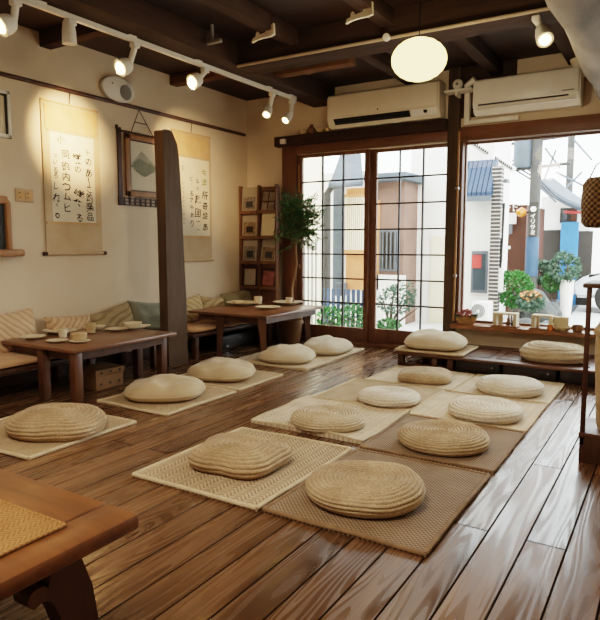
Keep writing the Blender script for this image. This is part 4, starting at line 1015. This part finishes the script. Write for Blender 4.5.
# beam spotlight at right
mt = oY(537, 20, 4.75); mt.z = min(mt.z, 2.8)
mt = oZ(537, 18, 2.9)
spot(Vector((mt.x, 4.88, 2.926)), Vector((mt.x+.06, 4.84, 2.76)), Vector((mt.x+.25, 4.3, 0)), 'lit white spotlight under the cross beam at upper right', power=40, face=Vector((.3, -.7, -.75)), zdrop=.03, group='beam spotlights', rad=.06, L=.17)
# conduit along the cross beam
m = MB(); m.tube([(-3.6, 4.735, 2.905), (-1.0, 4.735, 2.895), (1.5, 4.735, 2.905)], .014, 8)
o = tag(link('conduit_pipe', m, M['pipe'], loc=(-1, 4.735, 2.9)), 'thin pale conduit pipe along the lower edge of the cross beam', 'pipe')
k_ = MB(); q_ = oY(387, 36, 4.72); k_.lathe([(0, -.03), (.028, -.025), (.03, 0), (0, .01)], (q_.x, 4.72, 2.9), 14, 1, 1, 'Y'); link('coupling', k_, M['white'], o)
# cream hooks on the ceiling/beam face
def hook(px, py, y, label, flip=1):
    p_ = oY(px, py, y); s = 1.
    prof = [(-.11, -.05), (-.10, -.02), (-.07, -.01), (-.065, .02), (-.05, .03), (-.03, .0), (.03, .01), (.05, .06), (.075, .075), (.09, .06), (.11, .07), (.115, -.02), (.08, -.03), (.0, -.03), (-.06, -.035)]
    m = MB(); m.prism([(p_.x+a_*flip, p_.z+b_) for a_, b_ in (prof if flip > 0 else prof[::-1])], 'Y', y-.025, y)
    o = tag(link('beam_hook', m, M['acw'], loc=p_, smooth=50), label, 'hook', 'cream wooden hooks under the ceiling')
    r = MB(); r.tube([(p_.x+.09*flip, y-.012, p_.z+.06), (p_.x+.09*flip, y-.012, ZC)], .006, 6); link('rod', r, M['framed'], o)
hook(264, 35, 4.35, 'cream carved hook hanging under the ceiling, left of the two')
hook(360, 15, 4.35, 'cream carved hook hanging under the ceiling, nearer the lantern')
p = oZ(214, 46, 2.95)
m = MB(); m.box(p.x-.08, p.x+.08, p.y-.02, p.y+.02, 2.97, 3.0, .006).box(p.x-.03, p.x-.01, p.y-.015, p.y+.015, 2.98, 3.13)
tag(link('ceiling_clip', m, M['grey'], loc=(p.x, p.y, 2.97)), 'small grey flat clip on the ceiling above the track', 'clip')

# ================================================================== sill things
SZ = .376
def at_sill(px, y=YB-.08): return oY(px, 322, y).x
x = at_sill(466, YB-.09)
o = thing('flower_basket', 'small woven basket of pink dried flowers at the left end of the sill', 'flower basket', (x, YB-.09, SZ))
m = MB(); m.lathe([(0, 0), (.085, 0), (.115, .05), (.12, .085), (.11, .085), (.1, .05), (0, .04)], (x, YB-.09, SZ), 28, 1, .75); link('basket', m, M['wickerL'], o)
f = MB(); rr = random.Random(3)
for k in range(42):
    a = rr.uniform(0, 2*PI); q_ = rr.uniform(0, 1)**.5; c = Vector((x+.1*q_*math.cos(a), YB-.09+.07*q_*math.sin(a), SZ+.085+.07*(1-q_*q_)*rr.uniform(.6, 1)))
    for j in range(7): leafq(f, c, Vector((rr.uniform(-1, 1), rr.uniform(-1, 1), rr.uniform(-.2, 1))), .03, .011)
link('blossoms', f, M['pink'], o, smooth=0); f = MB()
for k in range(60):
    a = rr.uniform(0, 2*PI); leafq(f, Vector((x+.09*math.cos(a), YB-.09+.065*math.sin(a), SZ+.08)), Vector((math.cos(a), math.sin(a), rr.uniform(-.3, .9))), .05, .009)
link('foliage', f, M['leafG'], o, smooth=0)
def stand(px0, px1, label, y0=YB-.17, y1=YB-.03, h=.12, fig=False, open_to=1.):
    x0, x1 = at_sill(px0, y0), at_sill(px1, y0)
    o = thing('display_box', label, 'box', ((x0+x1)/2, (y0+y1)/2, SZ), 'wooden display boxes on the sill')
    link('base', B(x0-.02, x1+.015, y0-.02, y1, SZ, SZ+.018, bev=.003), M['sill'], o)
    s = MB(); s.box(x0, x1, y0, y1, SZ+h+.012, SZ+h+.03, .003).box(x0, x0+.035, y0, y1, SZ+.018, SZ+h+.012).box(x1-.03, x1, y0, y1, SZ+.018, SZ+h+.012).box(x0, x0+(x1-x0)*.3, y1-.012, y1, SZ+.018, SZ+h+.012)
    link('case', s, M['brochC'], o)
    if fig:
        xm = x0+(x1-x0)*.6
        m = MB(); m.lathe([(0, 0), (.02, 0), (.024, .03), (.013, .05), (.016, .07), (0, .08)], (xm, (y0+y1)/2, SZ+.018), 14); link('figurine', m, M['terra'], o)
        m = MB(); m.lathe([(0, 0), (.017, 0), (.02, .025), (.01, .045), (0, .055)], (xm+.045, (y0+y1)/2, SZ+.018), 14); link('figurine', m, M['black'], o)
stand(493, 516, 'left small wooden display box with dark figurine on the window sill', fig=True)
stand(531, 552, 'right small wooden display box on the window sill')
x0, x1 = at_sill(553, YB-.12), at_sill(568, YB-.12)
tag(link('wooden_block', B(x0, x1, YB-.1, YB-.03, SZ, SZ+.135, bev=.004), M['brochC'], loc=((x0+x1)/2, YB-.06, SZ)), 'pale wooden block behind the amber jar on the window sill', 'block')
def sill_lathe(name, px, y, prof, mat, label, cat, lid=None):
    x = at_sill(px, y); m = MB(); m.lathe(prof, (x, y, SZ), 22); o = link(name, m, M[mat], loc=(x, y, SZ)); tag(o, label, cat)
    if lid: l = MB(); l.lathe(lid[0], (x, y, SZ), 18); link('lid', l, M[lid[1]], o)
sill_lathe('amber_jar', 551, YB-.175, [(0, 0), (.03, 0), (.034, .01), (.034, .05), (.026, .06), (0, .062)], 'amber', 'small amber glass jar on the sill before the right box', 'jar', ([(0, .061), (.028, .061), (.028, .075), (0, .077)], 'ceram'))
sill_lathe('sill_bowl', 562, YB-.16, [(0, 0), (.05, 0), (.085, .03), (.09, .05), (.082, .05), (.07, .03), (0, .02)], 'ceramB', 'wide sandy bowl on the window sill right of the amber jar', 'bowl')
sill_lathe('small_pot', 578, YB-.13, [(0, 0), (.04, 0), (.055, .04), (.05, .07), (.044, .07), (.045, .04), (0, .02)], 'terra', 'small brown pot on the sill beside the rack post', 'pot')

# ================================================================== rack at the right edge
rx0, rx1, ry0, ry1 = -.415, .25, 3.74, 4.1; rt = 1.005
o = thing('display_rack', 'dark wooden open rack cut by the right edge of the picture', 'rack', (-.08, 3.92, 0))
for x, y in ((rx0+.013, ry0+.013), (rx1-.013, ry0+.013), (rx0+.11, ry1-.013), (rx1-.013, ry1-.013)):
    link('post', B(x-.013, x+.013, y-.013, y+.013, .1, rt, bev=.003), M['legw'], o)
link('top_board', B(rx0-.02, rx1+.02, ry0-.02, ry1+.02, rt, rt+.025, bev=.006), M['legw'], o)
link('base_cabinet', B(rx0, rx1, ry0, ry1, 0, .15, bev=.006), M['legw'], o)
link('shelf_board', B(rx0-.005, rx1+.005, ry0-.005, ry1+.005, .15, .175, bev=.004), M['platw'], o)
link('back_panel', B(rx0+.05, rx1-.03, ry1-.02, ry1-.005, .72, rt, bev=.002), M['framed'], o)
m = MB(); m.lathe([(0, 0), (.15, 0), (.16, .03), (.185, .45), (.18, .6), (.15, .66), (0, .68)], (-.19, 3.91, .176), 30)
o = tag(link('storage_jar', m, M['ceramB'], loc=(-.19, 3.91, .176), smooth=50), 'tall tan lidded jar standing inside the rack at right edge', 'jar')
m = MB(); m.lathe([(.19, .55), (.195, .56), (.195, .585), (.17, .61), (.165, .6)], (-.19, 3.91, .176), 30); link('rim', m, M['scrollm'], o)
# hanging wicker lantern
p = oY(607, 203, 3.6)
o = thing('wicker_basket_lamp', 'brown woven hanging basket lantern at the right edge before the window', 'lantern', (p.x, 3.6, p.z))
m = MB(); m.lathe([(.06, -.13), (.10, -.125), (.12, -.1), (.125, 0), (.12, .1), (.10, .13), (.06, .135), (.05, .13)], (p.x, 3.6, p.z), 48); link('basket', m, M['wicker'], o, smooth=60)
c = MB(); c.tube([(p.x-.09, 3.6, p.z+.13), (p.x-.06, 3.6, p.z+.2), (p.x, 3.6, p.z+.24), (p.x+.06, 3.6, p.z+.2), (p.x+.09, 3.6, p.z+.13)], .004, 6); c.tube([(p.x, 3.6, p.z+.24), (p.x, 3.6, ZC)], .003, 6)
link('hanging_wire', c, M['grey'], o)

exec_outside = True
# ================================================================== OUTDOORS
GZO = -.12
m = MB(); m.box(-40, 40, YB+.25, 70, GZO-.1, GZO); so = struct('ground', m, M['street'])
def rect(px0, py0, px1, py1, Y, th=.1, mb=None, bev=0, ground=False):
    pm_, pn = (px0+px1)/2, (py0+py1)/2
    a_, b_ = oY(px0, pn, Y).x, oY(px1, pn, Y).x; zt_, zb = oY(pm_, py0, Y).z, oY(pm_, py1, Y).z
    if ground: zb = GZO
    return (mb or MB()).box(a_, b_, Y, Y+th, zb, zt_, bev)
def house(name, label, px0, py0, px1, Y, depth, mat):
    a_, b_ = oY(px0, 230, Y).x, oY(px1, 230, Y).x; zt_ = oY((px0+px1)/2, py0, Y).z
    o = thing(name, label, 'building', ((a_+b_)/2, Y+depth/2, GZO), 'buildings across the lane')
    link('wall', B(a_, b_, Y, Y+depth, GZO, zt_), M[mat], o); return o, a_, b_, zt_
# cream house seen through the left door
o, a_, b_, z_ = house('cream_house', 'cream plastered house wall outside the left edge of the glazed door', 270, 120, 320, 8.6, .1, 'cwall')
for k in range(6):
    xx = a_+(b_-a_)*(.55+.075*k); link('wall_batten', B(xx-.008, xx+.008, 8.585, 8.6, GZO, oY(310, 240, 8.6).z), M['kerb'], o)
# grey eaves house with drainpipe and orange lattice
o, a_, b_, z_ = house('lattice_house', 'house with orange slatted window and grey eaves behind the left door', 322, 172, 368, 9.4, 3., 'wwall')
link('orange_panel', rect(346, 188, 367, 290, 9.36, .04), M['orange'], o)
x0, x1 = oY(347, 230, 9.3).x, oY(363, 230, 9.3).x; z0, z1 = oY(355, 250, 9.3).z, oY(355, 197, 9.3).z
for k in range(9):
    xx = x0+(x1-x0)*k/8; link('slat', B(xx-.012, xx+.012, 9.28, 9.31, z0, z1), M['cwall'], o)
sl = MB(); sl.box(x0-.05, x1+.05, 9.27, 9.32, z0-.06, z0).box(x0-.05, x1+.05, 9.27, 9.32, z1, z1+.05); link('window_frame', sl, M['orange'], o)
link('grey_panel', rect(333, 184, 343, 290, 9.38, .02), M['roof'], o)
rf = MB(); xa, xb = oY(331, 170, 8.9).x, oY(363, 170, 8.9).x; za, zb = oY(345, 183, 8.9).z, oY(345, 160, 9.8).z
rf.quad((xa, 8.9, za), (xb, 8.9, za), (xb-.3, 9.39, zb+.2), (xa, 9.39, zb+.2)).quad((xa, 8.9, za+.06), (xb, 8.9, za+.06), (xb-.3, 9.39, zb+.26), (xa, 9.39, zb+.26)).quad((xa, 8.9, za), (xb, 8.9, za), (xb, 8.9, za+.06), (xa, 8.9, za+.06))
link('eaves', rf, M['roof'], o, smooth=0)
dp_ = MB(); xp = oY(327, 240, 8.95).x; dp_.tube([(xp+.5, 8.95, za), (xp+.1, 8.95, za-.02), (xp, 8.95, za-.15), (xp, 8.95, GZO)], .06, 12); link('drainpipe', dp_, M['pole'], o)
gt = MB(); gt.tube([(xa, 8.86, za-.02), (xb, 8.86, za-.02)], .05, 10); link('gutter', gt, M['roof'], o)
mb_ = rect(334, 283, 343, 296, 9.2, .15, bev=.01); link('meter_box', mb_, M['kerb'], o)
# pale fence with plants
o = thing('garden_fence', 'pale blue slat fence low behind the left door', 'fence', oZ(343, 330, GZO))
for k in range(9):
    xx = oY(323+k*5, 310, 8.4).x; link('slat', B(xx-.025, xx+.025, 8.4, 8.42, GZO, .55), M['bluegrey'], o)
link('rail', B(oY(321, 310, 8.43).x, oY(366, 310, 8.43).x, 8.42, 8.44, .3, .35), M['kerb'], o)
def blob(mb, c, r, n, seed, L=.09, wd=.03, flat=1.):
    g = random.Random(seed)
    for k in range(n):
        a = g.uniform(0, 2*PI); cz_ = g.uniform(-1, 1); s_ = math.sqrt(1-cz_*cz_); rr_ = g.uniform(.55, 1.)**.5
        d = Vector((s_*math.cos(a), s_*math.sin(a), cz_*flat)); p_ = Vector(c)+d*r*rr_
        d2 = (d+Vector((g.uniform(-1, 1), g.uniform(-1, 1), g.uniform(-1, 1)))).normalized()
        leafq(mb, p_, d2, L, wd)
    return mb
rr = random.Random(11)
def bush(name, px, py, Y, r, mat, label, n=900, L=.09, wd=.03, flat=1., group=None, stem=True):
    c = oY(px, py, Y); o = thing(name, label, 'bush', (c.x, Y, GZO), group)
    m = MB(); blob(m, c, r, n, int(px), L, wd, flat); link('foliage', m, M[mat], o, smooth=0)
    if stem:
        t = MB()
        for k in range(4): t.tube([(c.x+.03*k-.05, Y, GZO), (c.x+(k-1.5)*r*.25, Y+.02*k, c.z)], [.018, .008], 6)
        link('stem', t, M['barkd'], o)
    return o
bush('fence_plant', 329, 318, 8.2, .16, 'leafL', 'left small leafy plant before the pale fence', 260, .08, .02, group='plants by the fence')
bush('fence_plant', 352, 318, 8.2, .19, 'leaf', 'right small leafy plant before the pale fence', 320, .08, .02, group='plants by the fence')
# brown house behind the right door
o, a_, b_, z_ = house('brown_house', 'pinkish brown house with barred window behind the right glazed door', 374.5, 182, 404, 9.6, 2.5, 'bwall')
link('roof', B(a_-.1, b_+.12, 9.35, 12.1, z_, z_+.13, bev=.02), M['roof'], o)
wn = link('window_frame', rect(379, 230, 397, 271, 9.55, .05), M['kerb'], o)
link('pane', rect(380.5, 232, 395.5, 269, 9.54, .02), M['gwall'], wn)
for k in range(4):
    xx = oY(382.5+k*4, 250, 9.5).x; link('bar', B(xx-.01, xx+.01, 9.5, 9.53, oY(388, 269, 9.5).z, oY(388, 232, 9.5).z), M['kerb'], wn)
link('lower_wall', rect(374, 275, 405, 300, 9.57, .03, ground=True), M['wwall'], o)
link('orange_corner', rect(372, 200, 379, 290, 9.57, .03), M['orange'], o)
# small tree
c = oY(396, 300, 8.3)
o = thing('street_tree', 'small airy tree in a bed outside the right glazed door', 'tree', (c.x, 8.3, GZO))
t = MB(); b0 = Vector((oY(390, 325, 8.3).x, 8.3, GZO))
for k, (dx, dz) in enumerate(((-.12, .55), (.05, .75), (.25, .6), (.4, .45))):
    t.tube([b0+Vector((.02*k, 0, 0)), b0+Vector((dx*.3, 0, dz*.5)), b0+Vector((dx, .03*k, dz))], [.03, .02, .006], 7)
link('trunk', t, M['barkd'], o)
m = MB(); blob(m, c, .26, 420, 4, .06, .015, .8); blob(m, c+Vector((.12, 0, .12)), .16, 160, 9, .06, .015); link('foliage', m, M['leafG'], o, smooth=0)
bush('ground_cover', 389, 325, 8.15, .15, 'leaf', 'low green plants at the foot of the small tree', 260, .06, .02, .5, stem=False)
# white shop building: from right door into right window
o, a_, b_, z_ = house('white_shop', 'white shop building with blue grey awning at left of the right window', 410, 105, 491, 10.2, 1.2, 'wwall')
x0, x1 = oY(462, 175, 9.95).x, oY(495, 175, 9.95).x
aw = MB(); zt_, zb = oY(482, 160, 10.1).z, oY(482, 196, 9.8).z
for k in range(7):
    xa, xb = x0+(x1-x0)*k/7, x0+(x1-x0)*(k+1)/7-.012
    aw.prism([(10.2, zt_), (10.1, zt_), (9.75, zb+.06), (9.75, zb), (10.2, zb+.02)], 'X', xa, xb)
link('awning', aw, M['bluegrey'], o, smooth=0)
link('awning_edge', B(x0, x1, 9.72, 9.78, zb-.08, zb), M['roof'], o)
wn = link('window_frame', rect(471, 251, 487, 293, 10.15, .05), M['kerb'], o); link('pane', rect(473, 254, 485, 290, 10.14, .02), M['wglass'], wn); link('poster', rect(472, 255, 481, 268, 10.12, .015), M['redd'], wn)
link('door_frame', rect(430, 236, 446, 330, 10.17, .03, ground=True), M['cwall'], o)
eo = MB(); pA, pB = oY(462, 136, 9.9), oY(514, 170, 10.6)
eo.tube([pA, pB], .05, 8); link('roof_edge', eo, M['wwall'], o)
eo = MB()
for k in range(26):
    q_ = pA.lerp(pB, k/26)+Vector((0, -.06, 0)); eo.box(q_.x-.02, q_.x+.015, q_.y-.01, q_.y+.01, q_.z-.02, q_.z+.03)
link('roof_edge_beads', eo, M['gwall'], o)
lamp_ = rect(500, 179, 507, 182, 10.1, .2); link('wall_lamp', lamp_, M['kerb'], o)
# banded pillar
x0, x1 = oY(490, 240, 9.9).x, oY(499, 240, 9.9).x
tag(link('tiled_pillar', B(x0, x1, 9.9, 10.08, GZO, oY(495, 166, 9.9).z), M['brick'], loc=((x0+x1)/2, 10.2, GZO)), 'dark banded tile pillar beside the white shop', 'pillar', kind='thing')
# outdoor unit
o = thing('outdoor_unit', 'white outdoor air conditioner unit below the shop window', 'air conditioner', oY(477, 318, 9.7))
link('case', rect(471, 302, 488, 322, 9.6, .35, bev=.02, ground=True), M['wwall'], o)
p = oY(478, 311, 9.59); m = MB()
for r in (.04, .07, .1): m.tube([(p.x+r*math.cos(k*PI/12), 9.592, p.z+r*math.sin(k*PI/12)) for k in range(25)], .008, 6, False)
link('fan_grille', m, M['kerb'], o)
# rust building with signs
o, a_, b_, z_ = house('rust_building', 'rust brown panelled building behind the street signs', 504, 205, 526, 12.5, 1.9, 'rust')
s1 = link('letter_sign', rect(507, 204, 517, 211, 12.42, .03), M['rust'], o)
tm = MB(); p = oY(512, 207.5, 12.4)
def sign_text(mb, ch, x, z, h, Y):
    t2 = MB(); text_mesh(t2, ch, 0, 0, h, 0)
    for v in t2.bm.verts: v.co = (x+v.co.y, Y, z+v.co.z)
    me = bpy.data.meshes.new('t'); t2.bm.to_mesh(me); t2.bm.free(); mb.bm.from_mesh(me); bpy.data.meshes.remove(me)
sign_text(tm, 'F', p.x-.07, p.z, .15, 12.4); sign_text(tm, 'F', p.x+.06, p.z, .15, 12.4); link('lettering', tm, M['wwall'], s1, smooth=0)
link('square_sign', rect(506, 213, 516, 224, 12.4, .04), M['wwall'], o)
link('notice_board', rect(506, 225, 512, 234, 12.4, .04), M['kerb'], o); link('notice_board', rect(504, 246, 510, 249, 12.4, .04), M['wwall'], o)
p = oY(521.5, 212.5, 12.2)
o = thing('orange_lantern', 'orange oval street lantern beside the utility pole', 'lamp', p)
m = MB(); m.lathe([(0, -.1), (.05, -.09), (.1, 0), (.05, .09), (0, .1)], p, 18, 1.1, 1, 'X'); link('shade', m, M['amber'], o)
m = MB(); m.tube([(p.x+.1, p.y, p.z), (p.x+.12, p.y, p.z), (p.x+.03, 12.498, p.z)], .015, 6); link('bracket', m, M['black'], o)
# leaning sign post
o = thing('sign_post', 'dark leaning street sign post before the rust building', 'post', oZ(497, 310, GZO))
t = MB(); t.tube([oY(496, 316, 10.0), oY(501, 260, 10.0), oY(504, 203, 10.0)], .022, 8); link('pole', t, M['black'], o)
link('board', rect(497, 268, 503, 292, 9.96, .02), M['wwall'], o)
sb = link('banner', rect(496.5, 208, 501.5, 238, 9.97, .015), M['wwall'], o)
tm = MB()
for k, ch in enumerate('うなぎ'): p = oY(499, 214+k*9, 9.96); sign_text(tm, ch, p.x, p.z, .1, 9.96)
link('lettering', tm, M['redd'], sb, smooth=0)
# utility pole with plates
p = oZ(532, 276, GZO); Yp = 12.25; xp = oY(532.5, 240, Yp).x
o = thing('utility_pole', 'thick concrete utility pole with round emblem and blue wrap', 'pole', (xp, Yp, GZO))
t = MB(); t.tube([(xp, Yp, GZO), (xp+.03, Yp, 6.)], [.105, .1], 16); link('pole', t, M['pole'], o)
t = MB(); t.tube([(xp, Yp, oY(533, 276, Yp).z), (xp+.0, Yp, oY(533, 237, Yp).z)], .118, 16); link('blue_wrap', t, M['polb'], o)
pl = link('sign_plate', rect(529, 202, 538, 236, Yp-.16, .03), M['gwall'], o)
p = oY(533.3, 209, Yp-.18); m = MB(); m.lathe([(.022, -.01), (.05, -.01), (.05, .01), (.022, .01)], (p.x, Yp-.17, p.z), 20, 1, 1, 'Y'); link('round_emblem', m, M['wwall'], pl)
tm = MB()
for k, ch in enumerate('イリサミ'): p = oY(532.8, 216+k*5.5, Yp-.165); sign_text(tm, ch, p.x, p.z, .085, Yp-.165)
link('lettering', tm, M['wwall'], pl, smooth=0)
t = MB(); zc_ = oY(533, 172, Yp).z
for k in range(3): t.tube([(xp-.5, Yp, zc_+.05+k*.5), (xp+.6, Yp, zc_+.12+k*.5)], .03, 8)
link('cross_arm', t, M['pole'], o)
tr_ = MB(); p = oY(523, 152, Yp); tr_.lathe([(0, -.3), (.16, -.3), (.17, -.26), (.17, .25), (.14, .3), (0, .32)], (p.x, Yp, p.z), 18); link('transformer', tr_, M['roof'], o)
# second thin pole and wires
Y2 = 19.6; xq = oY(570, 170, Y2).x
o = thing('utility_pole', 'thin far utility pole carrying wires in the upper right of the window', 'pole', (xq, Y2, GZO))
t = MB(); t.tube([(xq, Y2, GZO), (xq, Y2, 7.)], [.11, .09], 12); link('pole', t, M['pole'], o)
t = MB()
for (xa, ya, xb, yb) in ((540, 190, 556, 150), (556, 172, 584, 186), (558, 196, 582, 172), (545, 148, 560, 168), (574, 140, 592, 160)): t.tube([oY(xa, ya, Y2-.2), oY(xb, yb, Y2-.2)], .03, 6)
link('stay_bar', t, M['roof'], o)
o = thing('overhead_wire', 'bundle of white overhead wires sagging across the lane', 'wire', oY(540, 180, 12.8))
for k in range(3):
    t = MB(); a0, b0, c0 = oY(512, 160+k*4, 12.8), oY(532, 172+k*4, 12.8), oY(556, 196+k*3, 13.2); t.tube([a0, b0, c0], .018, 6); link('strand', t, M['kerb'], o)
# white and grey house with curved eave
o, a_, b_, z_ = house('grey_base_house', 'white house with grey lower wall and curved grey eave across the lane', 540, 196, 590, 15., 4., 'wwall')
link('grey_base', rect(540, 230, 562, 278, 14.95, .05, ground=True), M['gwall'], o)
link('grey_base', rect(577, 231, 592, 276, 14.9, .05, ground=True), M['gwall'], o)
bl = MB()
x0, x1 = oY(560, 250, 14.8).x, oY(577.5, 250, 14.8).x; z1 = oY(568, 222, 14.8).z
for k in range(10): xa = x0+(x1-x0)*k/10; bl.box(xa, xa+(x1-x0)/10*.8, 14.8, 14.84, GZO, z1); bl.box(xa, xa+(x1-x0)/10, 14.83, 14.86, GZO, z1)
link('blue_panel', bl, M['blue'], o)
ev = MB(); pts = [oY(x_, y_, 14.2) for x_, y_ in ((536, 180), (545, 187), (555, 195), (567, 202), (582, 208))]
for i in range(4): ev.quad(pts[i], pts[i+1], pts[i+1]+Vector((.2, .9, .12)), pts[i]+Vector((.2, .9, .12)))
ev.tube(pts, .07, 8); link('eave', ev, M['roof'], o)
wn = link('window_frame', rect(560, 208, 577, 223, 14.93, .06), M['gwall'], o); link('pane', rect(562, 210, 567, 221, 14.9, .04), M['wglass'], wn); link('pane', rect(571, 209, 576, 221, 14.9, .04), M['rust'], wn)
t = MB(); t.tube([oY(564, 212, 14.6), oY(590, 213, 14.6)], .03, 6); link('red_rail', t, M['redd'], o)
# garden along the lane
bush('clipped_bush', 514, 289, 10.4, .29, 'leafL', 'bright green rounded bush in the middle of the lane view', 1500, .06, .02)
o = thing('flower_bush', 'small bush with orange flowers beside the rounded green bush', 'bush', oZ(533, 300, GZO))
m = MB(); c = oY(531, 302, 10.1); blob(m, c, .17, 300, 8, .09, .03, .7); link('foliage', m, M['leafG'], o, smooth=0)
m = MB(); blob(m, c+Vector((0, -.05, .1)), .13, 70, 5, .06, .03, .5); link('blossoms', m, M['orange'], o, smooth=0)
def rock(px, py, Y, r, label, seed):
    c = oY(px, py, Y); m = MB(); t = bmesh.new(); bmesh.ops.create_icosphere(t, subdivisions=3, radius=r)
    for v in t.verts: v.co *= 1+.35*noise.noise(v.co/r*1.1+Vector((seed, seed, 0))); v.co.z *= .8
    zmin = min(v.co.z for v in t.verts)
    bmesh.ops.translate(t, vec=(c.x, Y, GZO-zmin-.03), verts=t.verts); m._add(t)
    tag(link('garden_rock', m, M['rock'], loc=(c.x, Y, GZO)), label, 'rock', 'garden rocks along the lane')
rock(524, 312, 9.75, .15, 'front garden rock below the rounded bush', 1); rock(540, 300, 11.2, .27, 'larger garden rock right of the orange flowers', 2)
rock(549, 296, 11.8, .22, 'garden rock beside the kerb of the lane', 3); rock(530, 284, 11.7, .36, 'tall pale garden rock at the foot of the utility pole', 4)
bush('garden_shrub', 540, 272, 12.9, .2, 'leafG', 'grey green shrub behind the garden rocks', 420, .1, .035)
bush('garden_shrub', 553, 282, 12.5, .15, 'leaf', 'darker shrub between the rocks and the planter', 380, .09, .03)
c = oY(567, 281, 12.4)
o = thing('planter', 'white planter with a blue green bush beside the lane', 'planter', (c.x, 12.4, GZO))
zt_ = oY(567, 280, 12.4).z
m = MB(); m.lathe([(0, GZO), (.09, GZO), (.13, zt_), (.11, zt_), (.1, zt_-.05), (0, zt_-.05)], (c.x, 12.4, 0), 22); link('pot', m, M['wwall'], o)
m = MB(); blob(m, (c.x-.05, 12.4, zt_+.22), .25, 520, 2, .09, .03, 1.15); link('foliage', m, M['leafG'], o, smooth=0)
m = MB(); m.tube([(c.x, 12.4, zt_-.06), (c.x, 12.4, zt_+.3)], [.03, .015], 7); link('stem', m, M['barkd'], o)
# kerb
k0, k1 = oZ(541, 316, GZO), oZ(585, 283, GZO)
m = MB(); dv = (k1-k0).normalized(); nv = Vector((-dv.y, dv.x, 0))*.12
m.bm.faces.new([m.bm.verts.new(v) for v in (k0-nv+Vector((0, 0, .1)), k0+nv+Vector((0, 0, .1)), k1+nv+Vector((0, 0, .1)), k1-nv+Vector((0, 0, .1)))])
ext = bmesh.ops.extrude_face_region(m.bm, geom=m.bm.faces[:]); bmesh.ops.translate(m.bm, vec=(0, 0, -.1), verts=[v for v in ext['geom'] if isinstance(v, bmesh.types.BMVert)])
tag(link('kerb_stone', m, M['kerb'], loc=k0), 'grey kerb edging the planting along the bright lane', 'kerb')
m = MB(); m.bm.faces.new([m.bm.verts.new(v) for v in (oZ(546, 322, GZO+.004), oZ(566, 322, GZO+.004), oZ(590, 290, GZO+.004), oZ(583, 288, GZO+.004))])
struct('trim_23', m, M['kerb'])
# parked car
cx_, cy_ = oY(576, 281, 13.9).x+1.95, 14.
o = thing('parked_car', 'pale silver car parked far along the lane', 'car', (cx_, cy_, GZO))
prof = [(-1.9, .3), (-1.95, .55), (-1.7, .75), (-1.0, .85), (-.6, 1.25), (.7, 1.3), (1.3, .9), (1.9, .8), (2., .45), (1.9, .3)]
m = MB(); m.prism([(cx_+a_, GZO+b_) for a_, b_ in prof], 'Y', cy_-.75, cy_+.75); bmesh.ops.bevel(m.bm, geom=m.bm.edges[:], offset=.06, segments=2, affect='EDGES'); link('body', m, M['car'], o, smooth=50)
m = MB(); m.prism([(cx_+a_, GZO+b_) for a_, b_ in [(-.9, .88), (-.58, 1.18), (.66, 1.22), (1.1, .92)]], 'Y', cy_-.76, cy_+.76); link('windows', m, M['wglass'], o)
for a_ in (-1.2, 1.25):
    for s_ in (-.72, .72):
        m = MB(); m.lathe([(0, -.08), (.3, -.08), (.32, -.05), (.32, .05), (.3, .08), (0, .08)], (cx_+a_, cy_+s_, GZO+.32), 22, 1, 1, 'Y'); link('wheel', m, M['black'], o)
# white post right
x0, x1 = oY(592.5, 250, 14.).x, oY(597, 250, 14.).x
o, a_, b_, z_ = house('far_house', 'white house closing the lane at the right edge of the window', 594, 215, 640, 19., 3., 'wwall')
link('door', rect(598, 245, 604, 275, 18.95, .05, ground=True), M['gwall'], o)

# ================================================================== light
W = bpy.data.worlds.new('World'); bpy.context.scene.world = W; W.use_nodes = True
nt = W.node_tree; nt.nodes.clear(); wo_ = nt.nodes.new('ShaderNodeOutputWorld'); bg = nt.nodes.new('ShaderNodeBackground')
bg.inputs['Color'].default_value = (.93, .97, 1., 1); bg.inputs['Strength'].default_value = 8.; nt.links.new(bg.outputs[0], wo_.inputs[0])
def lamp(kind, loc, e, col, size=.3, rot=None, name='room_lamp', sy=None):
    d = bpy.data.lights.new(name, kind); d.energy = e; d.color = col
    if kind == 'AREA':
        d.size = size
        if sy: d.shape = 'RECTANGLE'; d.size_y = sy
    elif kind == 'SUN': d.angle = size
    else: d.shadow_soft_size = size
    ob = bpy.data.objects.new(name, d); C.objects.link(ob); ob.location = loc
    if rot: ob.rotation_euler = rot
    return ob
lamp('POINT', LANT+Vector((0, 0, -.22)), 30, (1, .86, .64), .15, name='lantern_light')
lamp('AREA', (-1.3, .6, 2.98), 80, (1, .84, .66), 1.6, name='fill_light')  # added soft fill under the ceiling, out of view; no fixture behind it
lamp('AREA', (-3.6, 1.0, 2.85), 14, (1, .85, .68), 1.0, name='fill_light')  # weaker added fill towards the left wall, also without a fixture
# ================================================================== camera
cd = bpy.data.cameras.new('Camera'); cd.sensor_fit = 'HORIZONTAL'; cd.sensor_width = 36; cd.lens = 36*F/600; cd.clip_end = 200
co = bpy.data.objects.new('Camera', cd); C.objects.link(co); co.location = (0, 0, H)
co.rotation_euler = (PI/2-PITCH, 0, YAW)
sc = bpy.context.scene; sc.camera = co
sc.view_settings.view_transform = 'Filmic'; sc.view_settings.look = 'Medium High Contrast'; sc.view_settings.exposure = .25
